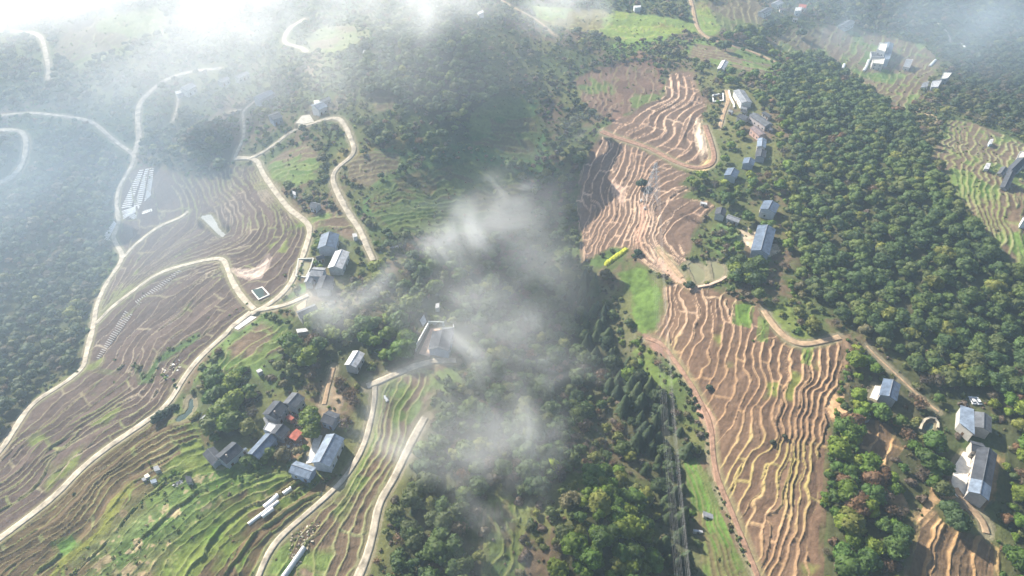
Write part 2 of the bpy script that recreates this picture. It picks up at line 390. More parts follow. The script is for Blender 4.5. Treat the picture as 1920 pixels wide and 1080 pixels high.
TZ += [
    dict(name='p', poly=[(690, 380), (720, 345), (790, 320), (880, 300), (960, 320), (1000, 370), (985, 425), (900, 440), (800, 440), (720, 430)],
         guides=[[(690, 360), (800, 320), (980, 330)], [(690, 395), (830, 370), (1000, 380)], [(700, 435), (840, 420), (990, 430)]], n=5.0, pal='slope', riser=.8, wob=.5, green=.7, bw=.5),
    dict(name='q', poly=[(885, 215), (930, 180), (985, 185), (1010, 240), (1000, 300), (930, 290), (880, 270)],
         guides=[[(880, 200), (1000, 190)], [(880, 245), (1010, 250)], [(880, 290), (1010, 310)]], n=4.0, pal='slope', riser=.8, wob=.5, green=.8, bw=.5),
    dict(name='r', poly=[(1075, 150), (1120, 125), (1180, 120), (1225, 125), (1240, 180), (1195, 205), (1150, 222), (1100, 205)],
         guides=[[(1075, 140), (1090, 210)], [(1140, 120), (1150, 225)], [(1230, 120), (1240, 190)]], n=5.0, pal='ruddy', riser=.7, wob=.5, green=.45, bw=.3),
    dict(name='s', poly=[(100, 95), (130, 50), (200, 25), (300, 15), (320, 55), (230, 85), (150, 130)],
         guides=[[(90, 90), (200, 20), (300, 10)], [(120, 110), (220, 60), (320, 40)], [(150, 135), (230, 95), (330, 70)]], n=4.0, pal='far', riser=.8, wob=.4, green=.7, bw=.7),
    dict(name='t', poly=[(655, 300), (700, 285), (745, 290), (752, 315), (715, 330), (690, 350), (650, 335)],
         guides=[[(650, 295), (750, 285)], [(650, 320), (755, 310)], [(650, 345), (740, 335)]], n=3.0, pal='far', riser=.6, wob=.4, green=.35, bw=.5),
    dict(name='u', poly=[(1325, 5), (1420, -10), (1425, 45), (1370, 62), (1345, 45)],
         guides=[[(1325, 0), (1345, 60)], [(1370, 0), (1385, 60)], [(1420, -10), (1425, 50)]], n=3.0, pal='far', riser=.6, wob=.3, green=.4, bw=.6),
    dict(name='v', poly=[(502, 305), (530, 285), (570, 272), (600, 295), (590, 335), (550, 352), (515, 335)],
         guides=[[(500, 300), (600, 270)], [(505, 325), (600, 300)], [(515, 350), (600, 335)]], n=3.0, pal='veg', riser=.8, wob=.4, green=.8, bw=.6),
    dict(name='w', poly=[(440, 640), (490, 605), (535, 610), (540, 650), (480, 680), (430, 700), (395, 700)],
         guides=[[(380, 690), (450, 625), (530, 590)], [(400, 715), (460, 665), (540, 625)], [(430, 725), (480, 700), (550, 660)]], n=3.0, pal='veg', riser=1.0, wob=.5, green=.9, bw=.5),
    dict(name='x', poly=[(575, 70), (610, 50), (665, 50), (672, 88), (620, 98), (590, 92)],
         guides=[[(575, 60), (670, 45)], [(580, 80), (672, 72)], [(590, 100), (672, 92)]], n=3.0, pal='far', riser=.6, wob=.3, green=.8, bw=.5),
    dict(name='y', poly=[(700, 180), (742, 178), (738, 208), (705, 212)],
         guides=[[(695, 175), (745, 175)], [(695, 195), (745, 195)], [(695, 215), (745, 215)]], n=2.0, pal='far', riser=.6, wob=.3, green=.4, bw=.5),
    dict(name='z', poly=[(540, 430), (552, 425), (590, 395), (640, 400), (670, 430), (660, 450), (610, 425)],
         guides=[[(540, 420), (640, 390)], [(560, 440), (670, 430)]], n=2.0, pal='veg', riser=.8, wob=.3, green=.8, bw=.5),
    dict(name='aa', poly=[(1480, 105), (1530, 95), (1545, 55), (1490, 55), (1440, 85)],
         guides=[[(1440, 85), (1490, 50)], [(1490, 100), (1540, 50)]], n=4.0, pal='far', riser=.6, wob=.3, green=.3, bw=.5),
    dict(name='bb', poly=[(915, 950), (955, 940), (972, 970), (962, 1150), (908, 1150)],
         guides=[[(915, 950), (908, 1150)], [(940, 945), (940, 1150)], [(972, 970), (962, 1150)]], n=1.5, pal='slope', riser=.5, wob=.5, green=.8, bw=.5),
]
PALS = {  # soil a, soil b, bund a, bund b, green a, green b
    'grey': ((.074, .053, .044), (.103, .075, .062), (.24, .20, .145), (.18, .155, .10), (.075, .12, .028), (.13, .15, .045)),
    'green': ((.098, .070, .040), (.130, .095, .05), (.23, .21, .11), (.13, .16, .05), (.060, .125, .020), (.12, .15, .035)),
    'pink': ((.118, .078, .056), (.150, .102, .074), (.46, .33, .235), (.34, .23, .16), (.08, .12, .03), (.12, .14, .04)),
    'tan': ((.112, .070, .046), (.150, .096, .062), (.34, .225, .13), (.25, .16, .092), (.09, .13, .03), (.16, .17, .045)),
    'veg': ((.125, .088, .058), (.16, .12, .08), (.20, .20, .10), (.16, .17, .07), (.065, .12, .025), (.13, .17, .05)),
    'orange': ((.13, .088, .052), (.17, .11, .065), (.38, .25, .13), (.30, .19, .095), (.08, .12, .03), (.12, .14, .04)),
    'crop': ((.10, .09, .04), (.12, .10, .05), (.12, .13, .05), (.10, .12, .04), (.058, .125, .02), (.085, .155, .03)),
    'slope': ((.085, .080, .036), (.115, .095, .045), (.115, .130, .045), (.085, .11, .035), (.055, .090, .025), (.09, .115, .035)),
    'ruddy': ((.115, .072, .052), (.145, .095, .068), (.17, .13, .085), (.12, .12, .05), (.06, .10, .03), (.10, .13, .04)),
    'far': ((.115, .092, .058), (.145, .115, .072), (.2, .18, .10), (.15, .16, .07), (.085, .115, .036), (.115, .135, .045)),
    'yel': ((.15, .13, .05), (.18, .15, .06), (.25, .25, .09), (.2, .2, .07), (.20, .24, .04), (.14, .20, .05)),
}
# soft ground patches: polygon, colour, edge noise, strength
PATCH = [
    ([(1150, 512), (1180, 500), (1205, 508), (1235, 545), (1242, 600), (1230, 622), (1205, 622), (1190, 590), (1185, 555), (1165, 530)], (.085, .135, .030), 1.5, 1),
    ([(1085, 505), (1130, 470), (1170, 455), (1178, 463), (1130, 502)], (.07, .11, .03), 1.5, 1),
    ([(770, 560), (800, 545), (830, 560), (820, 580), (790, 590)], (.05, .11, .03), 1.5, 1),
    ([(560, 530), (575, 525), (578, 548), (560, 556), (530, 565)], (.085, .15, .03), 1, 1),
    ([(540, 560), (560, 550), (572, 556), (555, 575), (545, 580)], (.07, .13, .03), 1, 1),
    ([(330, 790), (380, 800), (385, 850), (470, 870), (520, 885), (460, 900), (400, 890), (360, 850)], (.085, .150, .030), 2.5, .9),
    ([(355, 885), (420, 880), (440, 905), (360, 905)], (.075, .14, .03), 2.5, .8),
    ([(432, 504), (480, 503), (495, 487), (502, 478), (508, 485), (497, 510), (485, 524), (460, 520)], (.42, .34, .28), .4, 1),
    ([(1590, 655), (1700, 745), (1760, 790), (1700, 800), (1610, 700)], (.16, .125, .075), 4, .8),
    ([(1580, 880), (1640, 900), (1700, 960), (1690, 980), (1600, 930)], (.26, .16, .08), 4, .7),
    ([(1855, 860), (1880, 850), (1872, 940), (1850, 968), (1800, 960), (1795, 940)], (.28, .18, .09), 1.5, 1),
    ([(1720, 200), (1770, 230), (1745, 265), (1710, 255)], (.30, .22, .13), 3, .8),
    ([(1395, 525), (1440, 480), (1450, 500), (1430, 520)], (.075, .13, .03), 2, .8),
    ([(1380, 570), (1410, 572), (1405, 610), (1378, 608)], (.09, .15, .03), 1, .9),
    ([(1440, 570), (1480, 570), (1500, 610), (1530, 640), (1480, 636), (1460, 610)], (.12, .15, .04), 2, .9),
    ([(1408, 425), (1380, 430), (1385, 445), (1410, 465), (1440, 480), (1460, 470), (1455, 460), (1425, 462)], (.42, .34, .24), 1, 1),
    ([(1170, 60), (1250, 60), (1200, 130), (1160, 120), (1150, 90)], (.10, .17, .03), 5, .9),
    ([(1260, 70), (1400, 90), (1470, 130), (1420, 140), (1300, 110)], (.12, .19, .045), 3, .8),
    ([(1120, 130), (1200, 95), (1250, 110), (1235, 180), (1180, 210), (1150, 235), (1120, 200)], (.15, .08, .065), 4, .85),
    ([(1200, 140), (1220, 120), (1232, 150), (1220, 175)], (.10, .17, .04), 3, .8),
    ([(640, 290), (760, 260), (780, 320), (700, 360), (650, 340)], (.16, .13, .045), 5, .7),
    ([(690, 180), (740, 180), (735, 210), (700, 210)], (.20, .17, .06), 3, .7),
    ([(900, 190), (1000, 190), (1040, 330), (950, 350), (880, 290)], (.065, .14, .04), 8, .8),
    ([(690, 300), (900, 260), (950, 400), (800, 430), (690, 400)], (.06, .11, .035), 9, .8),
    ([(100, 90), (190, 30), (300, 10), (310, 80), (180, 120)], (.13, .17, .05), 9, .7),
    ([(580, 60), (660, 50), (660, 95), (600, 95)], (.15, .20, .05), 5, .7),
    ([(500, 300), (560, 270), (600, 310), (560, 345), (510, 330)], (.11, .17, .04), 3, .8),
    ([(440, 600), (550, 590), (560, 640), (450, 730), (360, 780), (350, 730), (390, 670)], (.10, .15, .045), 4, .8),
    ([(820, 700), (850, 690), (870, 730), (830, 780), (800, 770)], (.12, .17, .05), 4, .8),
    ([(905, 930), (960, 925), (985, 960), (975, 1040), (985, 1150), (900, 1150), (910, 1020)], (.14, .16, .05), 2, .9),
    ([(900, 960), (918, 935), (916, 1150), (905, 1150)], (.30, .22, .13), .8, .6),
    ([(1100, 700), (1130, 690), (1170, 800), (1200, 880), (1180, 880), (1120, 780)], (.12, .105, .06), 4, .6),
    ([(1110, 500), (1150, 540), (1190, 640), (1210, 700), (1160, 680), (1120, 600)], (.10, .105, .05), 3, .7),
    ([(1190, 660), (1240, 680), (1260, 720), (1215, 730)], (.10, .15, .03), 3, .6),
    ([(1275, 830), (1290, 880), (1310, 960), (1320, 1030), (1345, 1150), (1300, 1150), (1290, 1030), (1280, 950)], (.10, .10, .05), 2, .6),
    ([(1340, 420), (1380, 420), (1385, 470), (1350, 480), (1330, 460)], (.10, .16, .05), 3, .8),
    ([(525, 825), (580, 800), (590, 835), (560, 865), (520, 868), (510, 850)], (.26, .17, .11), 2, .9),
    ([(600, 760), (625, 690), (645, 700), (640, 760), (615, 830), (595, 850)], (.24, .18, .12), 2, .8),
]
FLATS = [  # levelled areas: polygon px, colour or None, surface label
    ('pond', [(1288, 494), (1300, 489), (1316, 496), (1326, 510), (1326, 522), (1315, 532), (1303, 536), (1298, 520), (1290, 506)]),
    ('pond', [(1330, 488), (1350, 489), (1361, 500), (1360, 515), (1348, 524), (1336, 530), (1335, 508)]),
    ('pond', [(563, 491), (585, 489), (580, 503), (572, 518), (558, 516)]),
    ('pond', [(398, 404), (408, 414), (412, 425), (428, 432), (416, 440), (405, 436), (388, 424), (375, 420)]),
    ('pond', [(332, 780), (348, 770), (352, 745), (364, 742), (366, 765), (345, 790), (322, 797)]),
    ('pond', [(1727, 802), (1732, 793), (1742, 788), (1753, 791), (1756, 800), (1750, 808), (1736, 810)]),
]
YARDS = [  # concrete or earth yards: name, polygon px, colour, label
    ('courtyard', [(1807, 846), (1822, 850), (1812, 925), (1800, 938), (1786, 925), (1784, 900), (1792, 870)], (.66, .62, .54), 'bleached concrete yard along the long dark roofed farmhouse'),
    ('courtyard', [(807, 616), (826, 620), (812, 650), (806, 668), (785, 660)], (.46, .33, .25), 'pinkish paved yard inside the walled compound'),
    ('courtyard', [(1641, 722), (1655, 726), (1648, 752), (1630, 746)], (.60, .57, .50), 'pale terrace beside the small blue roofed house'),
    ('courtyard', [(440, 618), (470, 591), (480, 592), (447, 620)], (.62, .60, .56), 'white concrete pad beside the road junction'),
    ('courtyard', [(556, 575), (575, 560), (572, 580), (560, 590)], (.42, .35, .25), 'small sandy yard at the end of the path'),
    ('courtyard', [(591, 812), (604, 815), (588, 868), (574, 872)], (.52, .50, .46), 'pale yard beside the large pale blue roofed hall'),
    ('courtyard', [(566, 218), (580, 212), (588, 224), (570, 234), (556, 236)], (.52, .48, .40), 'pale turning place on the hill village road'),
    ('courtyard', [(795, 590), (800, 604), (793, 612), (787, 600)], (.62, .60, .56), 'white slab in the wood behind the walled compound'),
]

for r in ROADS:
    pass
ROADW = [(n, m, w * .84, W2(smooth_px(p), 6)) for n, m, w, p in ROADS]
POST = [
    ([(432, 504), (455, 508), (480, 503), (495, 487), (502, 478), (508, 485), (500, 505), (488, 522), (470, 524), (445, 515)], (.44, .35, .29), .4),
    ([(1375, 568), (1412, 570), (1405, 612), (1376, 606)], (.09, .15, .03), .8),
    ([(1425, 595), (1440, 600), (1436, 640), (1422, 638)], (.11, .155, .04), .6),
    ([(1508, 655), (1522, 652), (1516, 682), (1506, 680)], (.10, .18, .03), .3),
    ([(1322, 300), (1335, 296), (1341, 308), (1322, 320), (1290, 318), (1310, 312)], (.50, .36, .18), .8),
    ([(1300, 225), (1314, 222), (1318, 250), (1325, 285), (1315, 300), (1306, 270)], (.56, .44, .32), .8),
    ([(1150, 338), (1178, 352), (1172, 392), (1160, 385), (1150, 360)], (.40, .28, .21), 1.2),
    ([(1197, 380), (1215, 385), (1212, 425), (1200, 460), (1188, 455), (1195, 420)], (.38, .24, .17), 1.5),
    ([(1225, 470), (1250, 490), (1285, 530), (1310, 545), (1260, 530), (1235, 500)], (.42, .28, .20), 1.5),
    ([(1295, 730), (1330, 775), (1345, 800), (1345, 900), (1338, 880), (1318, 790)], (.33, .20, .145), 1.0),
    ([(1540, 700), (1552, 720), (1575, 740), (1590, 720), (1580, 800), (1565, 790), (1550, 760)], (.42, .27, .15), 1.2),
    ([(1575, 632), (1595, 630), (1590, 700), (1575, 690)], (.20, .135, .085), 1.0),
    ([(1208, 628), (1236, 640), (1262, 680), (1240, 672)], (.20, .12, .09), 1.0),
    ([(1750, 880), (1800, 920), (1760, 950), (1725, 985), (1712, 975), (1735, 930)], (.40, .26, .14), 2.0),
    ([(1560, 870), (1600, 860), (1640, 900), (1690, 930), (1700, 950), (1620, 920)], (.30, .19, .10), 2.5),
    ([(60, 1110), (110, 1050), (185, 990), (208, 945), (240, 905), (252, 905), (225, 945), (200, 995), (125, 1060), (80, 1120)], (.155, .165, .035), .5),
    ([(255, 690), (275, 700), (292, 668), (330, 650), (372, 625), (376, 632), (335, 660), (300, 682), (285, 715), (262, 720)], (.06, .10, .03), .8),
    ([(100, 1020), (140, 1000), (150, 1020), (110, 1045)], (.075, .14, .03), .8),
    ([(395, 990), (420, 975), (415, 1010), (380, 1020)], (.09, .15, .03), .8),
    ([(395, 905), (415, 895), (418, 915), (400, 925)], (.075, .14, .03), .5),
]
POSTW = [(W2(p), c, e) for p, c, e in POST]
PATCHW = [(W2(p), c, e, s) for p, c, e, s in PATCH]
FLATW = [(n, W2(smooth_px(p + [p[0]], 1)[:-1])) for n, p in FLATS]
FLATW = [(n, p, float(np.mean(h0(p[:, 0], p[:, 1])))) for n, p in FLATW]
YARDW = [(n, W2(p), c, l) for n, p, c, l in YARDS]
YARDW = [(n, p, c, l, float(np.mean(h0(p[:, 0], p[:, 1])))) for n, p, c, l in YARDW]
TZW = []
for t in TZ:
    TZW.append((t, W2(t['poly'], 12), [W2(smooth_px(g, 1)) for g in t['guides']]))


def hbase(x, y):
    """ground height without the terrace steps"""
    z = h0(x, y)
    for n, p, lv in FLATW:
        m = sstep(-3.0, -.3, sdist(x, y, p, 6))
        z = z * (1 - m) + lv * m
    for n, p, c, l, lv in YARDW:
        m = sstep(-3.0, -.3, sdist(x, y, p, 6))
        z = z * (1 - m) + lv * m
    return z


def phi(x, y, guides):
    D = np.stack([seg_dist(x, y, g) for g in guides])
    k = np.argmin(D, 0)
    n = len(guides)
    ar = np.arange(x.size)
    dk = D[k, ar]
    dm = np.where(k > 0, D[np.maximum(k - 1, 0), ar], 1e9)
    dp = np.where(k < n - 1, D[np.minimum(k + 1, n - 1), ar], 1e9)
    up = dp < dm
    other = np.where(up, dp, dm)
    t = dk / (dk + other + 1e-9)
    return np.where(up, k + t, k - t)


# ------------------------------------------------------------------ materials
def new_mat(name, base=(.5, .5, .5), rough=.8, spec=.3, noise=None, scale=1.0, amt=.25, bump=0., attr=None, objcol=False, bscale=None):
    m = bpy.data.materials.new(name)
    m.use_nodes = True
    nt = m.node_tree
    b = nt.nodes['Principled BSDF']
    b.inputs['Roughness'].default_value = rough
    b.inputs['Specular IOR Level'].default_value = spec
    src = None
    if attr:
        a = nt.nodes.new('ShaderNodeAttribute')
        a.attribute_name = attr
        src = a.outputs['Color']
    elif objcol:
        a = nt.nodes.new('ShaderNodeObjectInfo')
        src = a.outputs['Color']
    tc = nt.nodes.new('ShaderNodeTexCoord')
    nz = nt.nodes.new('ShaderNodeTexNoise')
    nz.inputs['Scale'].default_value = scale
    nz.inputs['Detail'].default_value = 5
    nz.inputs['Roughness'].default_value = .65
    nt.links.new(tc.outputs['Object'], nz.inputs['Vector'])
    mr = nt.nodes.new('ShaderNodeMapRange')
    mr.inputs['From Min'].default_value = .3
    mr.inputs['From Max'].default_value = .7
    mr.inputs['To Min'].default_value = 1 - amt
    mr.inputs['To Max'].default_value = 1 + amt
    nt.links.new(nz.outputs[0], mr.inputs['Value'])
    mx = nt.nodes.new('ShaderNodeMix')
    mx.data_type = 'RGBA'
    mx.blend_type = 'MULTIPLY'
    mx.inputs[0].default_value = 1
    if src:
        nt.links.new(src, mx.inputs[6])
    else:
        mx.inputs[6].default_value = (*base, 1)
    nt.links.new(mr.outputs[0], mx.inputs[7])
    nt.links.new(mx.outputs[2], b.inputs['Base Color'])
    if bump:
        bp = nt.nodes.new('ShaderNodeBump')
        bp.inputs['Strength'].default_value = 1
        bp.inputs['Distance'].default_value = bump
        if bscale:
            n2 = nt.nodes.new('ShaderNodeTexNoise')
            n2.inputs['Scale'].default_value = bscale
            n2.inputs['Detail'].default_value = 4
            nt.links.new(tc.outputs['Object'], n2.inputs['Vector'])
            nt.links.new(n2.outputs[0], bp.inputs['Height'])
        else:
            nt.links.new(nz.outputs[0], bp.inputs['Height'])
        nt.links.new(bp.outputs[0], b.inputs['Normal'])
    return m


def leafy(name, attr=None, trans=.25):
    m = new_mat(name, attr=attr, objcol=not attr, rough=.65, spec=.25, scale=1.3, amt=.35, bump=.25, bscale=2.5)
    nt = m.node_tree
    b = nt.nodes['Principled BSDF']
    out = nt.nodes['Material Output']
    tr = nt.nodes.new('ShaderNodeBsdfTranslucent')
    mx = nt.nodes.new('ShaderNodeMixShader')
    mx.inputs[0].default_value = trans
    col = [l for l in nt.links if l.to_node == b and l.to_socket.name == 'Base Color'][0].from_socket
    g = nt.nodes.new('ShaderNodeMix')
    g.data_type = 'RGBA'
    g.blend_type = 'MULTIPLY'
    g.inputs[0].default_value = 1
    g.inputs[7].default_value = (1.2, 1.35, .6, 1)
    nt.links.new(col, g.inputs[6])
    nt.links.new(g.outputs[2], tr.inputs[0])
    nt.links.new(b.outputs[0], mx.inputs[1])
    nt.links.new(tr.outputs[0], mx.inputs[2])
    nt.links.new(mx.outputs[0], out.inputs['Surface'])
    return m


M = {}
M['ground'] = new_mat('ground', attr='Col', rough=.95, spec=.1, scale=.55, amt=.22, bump=.22, bscale=1.6)
M['road_c'] = new_mat('concrete_road', (.36, .315, .245), .9, .15, scale=.25, amt=.5, bump=.02)
M['road_d'] = new_mat('dirt_road', (.33, .235, .15), .95, .1, scale=.4, amt=.4, bump=.1)
M['road_r'] = new_mat('red_dirt_road', (.24, .15, .105), .95, .1, scale=.45, amt=.45, bump=.1)
M['water'] = new_mat('pond_water', (.20, .19, .10), .12, .5, scale=.08, amt=.2, bump=.003)
M['water_grey'] = new_mat('grey_pond_water', (.30, .30, .27), .15, .5, scale=.08, amt=.2, bump=.003)
M['water_dark'] = new_mat('dark_pond_water', (.03, .06, .05), .08, .5, scale=.08, amt=.2, bump=.003)
M['yard'] = new_mat('yard', objcol=True, rough=.9, spec=.2, scale=.5, amt=.22, bump=.02)
M['leaf'] = leafy('leaves')
M['leafstuff'] = leafy('leaves_of_the_wood', 'Col')
M['bark'] = new_mat('bark', (.10, .07, .05), .95, .1, scale=3, amt=.3, bump=.05)
M['roof'] = None


def roof_mat(name, base, metal=True):
    m = new_mat(name, base, .62 if metal else .9, .25, scale=.45, amt=.45)
    nt = m.node_tree
    b = nt.nodes['Principled BSDF']
    tc = nt.nodes.new('ShaderNodeTexCoord')
    wv = nt.nodes.new('ShaderNodeTexWave')
    wv.bands_direction = 'X'
    wv.inputs['Scale'].default_value = .75
    wv.inputs['Distortion'].default_value = .3
    nt.links.new(tc.outputs['Object'], wv.inputs['Vector'])
    bp = nt.nodes.new('ShaderNodeBump')
    bp.inputs['Distance'].default_value = .05
    nt.links.new(wv.outputs[0], bp.inputs['Height'])
    nt.links.new(bp.outputs[0], b.inputs['Normal'])
    return m


ROOF = {
    'blue': roof_mat('blue_grey_roof', (.09, .122, .175)), 'lblue': roof_mat('pale_blue_roof', (.16, .20, .26)),
    'dark': roof_mat('dark_tile_roof', (.055, .06, .072), False), 'grey': roof_mat('grey_roof', (.10, .107, .12), False),
    'white': roof_mat('white_roof', (.42, .42, .43)), 'red': roof_mat('red_tile_roof', (.33, .10, .07), False),
    'cream': roof_mat('cream_flat_roof', (.66, .62, .50), False), 'brown': roof_mat('weathered_brown_roof', (.17, .13, .13), False),
    'lgrey': roof_mat('light_grey_roof', (.20, .21, .23)),
}
M['wall'] = new_mat('rendered_wall', objcol=True, rough=.85, spec=.2, scale=.7, amt=.15)
M['glass'] = new_mat('window_glass', (.03, .04, .05), .15, .5)
M['wood'] = new_mat('door_wood', (.12, .07, .04), .7, .3, scale=2, amt=.3)
M['steel'] = new_mat('galvanised_steel', (.42, .44, .46), .45, .5, amt=.1)
M['cable'] = new_mat('cable', (.2, .2, .21), .5, .3, amt=.05)
M['film'] = new_mat('white_plastic_film', (.50, .51, .52), .35, .5, scale=1, amt=.12, bump=.03)
M['film_grey'] = new_mat('thin_grey_film', (.26, .25, .24), .6, .3, scale=1, amt=.3)
M['paint'] = new_mat('car_paint', objcol=True, rough=.3, spec=.5, amt=.03)
M['tyre'] = new_mat('tyre_rubber', (.03, .03, .03), .9, .2)
M['rubble'] = new_mat('rubble', attr='Col', rough=.9, spec=.2, scale=1.5, amt=.3)


# ------------------------------------------------------------------ mesh helpers
def mesh_from(name, v, f, mats, sizes=None):
    """f: (n,k) int array or list of lists"""
    me = bpy.data.meshes.new(name)
    v = np.asarray(v, np.float32)
    if isinstance(f, np.ndarray) and f.ndim == 2:
        k = f.shape[1]
        me.vertices.add(len(v))
        me.vertices.foreach_set('co', v.ravel())
        me.loops.add(f.size)
        me.loops.foreach_set('vertex_index', f.ravel().astype(np.int32))
        me.polygons.add(len(f))
        me.polygons.foreach_set('loop_start', np.arange(0, f.size, k, dtype=np.int32))
        me.update(calc_edges=True)
    else:
        me.from_pydata([tuple(map(float, p)) for p in v], [], [list(map(int, q)) for q in f])
        me.update()
    for m in (mats if isinstance(mats, (list, tuple)) else [mats]):
        me.materials.append(m)
    return me


def link(name, me, parent=None, loc=None, rz=0.):
    o = bpy.data.objects.new(name, me)
    COL.objects.link(o)
    if parent:
        o.parent = parent
    if loc is not None:
        o.location = loc
    if rz:
        o.rotation_euler = (0, 0, rz)
    return o


def tag(o, label=None, cat=None, group=None, kind=None):
    if label:
        o['label'] = label
    if cat:
        o['category'] = cat
    if group:
        o['group'] = group
    if kind:
        o['kind'] = kind
    return o


def set_col(me, c, name='Col'):
    a = me.color_attributes.new(name, 'FLOAT_COLOR', 'POINT')
    c4 = np.ones((len(c), 4), np.float32)
    c4[:, :3] = c
    a.data.foreach_set('color', c4.ravel())


class MB:
    def __init__(s):
        s.v, s.f = [], []

    def add(s, v, f):
        o = len(s.v)
        s.v += [tuple(p) for p in v]
        s.f += [[i + o for i in q] for q in f]
        return s

    def box(s, x0, y0, z0, x1, y1, z1):
        return s.add([(x0, y0, z0), (x1, y0, z0), (x1, y1, z0), (x0, y1, z0), (x0, y0, z1), (x1, y0, z1), (x1, y1, z1), (x0, y1, z1)],
                     [(0, 3, 2, 1), (4, 5, 6, 7), (0, 1, 5, 4), (1, 2, 6, 5), (2, 3, 7, 6), (3, 0, 4, 7)])

    def bar(s, a, b, r, n=4):
        a, b = Vector(a), Vector(b)
        d = (b - a).normalized()
        u = d.cross(Vector((0, 0, 1)))
        if u.length < .01:
            u = Vector((1, 0, 0))
        u.normalize()
        w = d.cross(u)
        vs = []
        for p in (a, b):
            for i in range(n):
                an = 2 * math.pi * i / n
                vs.append(p + (u * math.cos(an) + w * math.sin(an)) * r)
        fs = [(i, (i + 1) % n, n + (i + 1) % n, n + i) for i in range(n)]
        fs += [tuple(range(n))[::-1], tuple(range(n, 2 * n))]
        return s.add(vs, fs)

    def prism(s, poly, z0, z1):
        n = len(poly)
        vs = [(p[0], p[1], z0) for p in poly] + [(p[0], p[1], z1) for p in poly]
        fs = [(i, (i + 1) % n, n + (i + 1) % n, n + i) for i in range(n)]
        fs += [tuple(range(n))[::-1], tuple(range(n, 2 * n))]
        return s.add(vs, fs)

    def build(s, name, mat, parent=None, loc=None, rz=0.):
        me = mesh_from(name, s.v, s.f, mat)
        return link(name, me, parent, loc, rz)


def ccw(p):
    a = 0
    for i in range(len(p)):
        x0, y0 = p[i][:2]
        x1, y1 = p[(i + 1) % len(p)][:2]
        a += x0 * y1 - x1 * y0
    return list(p) if a > 0 else list(p)[::-1]


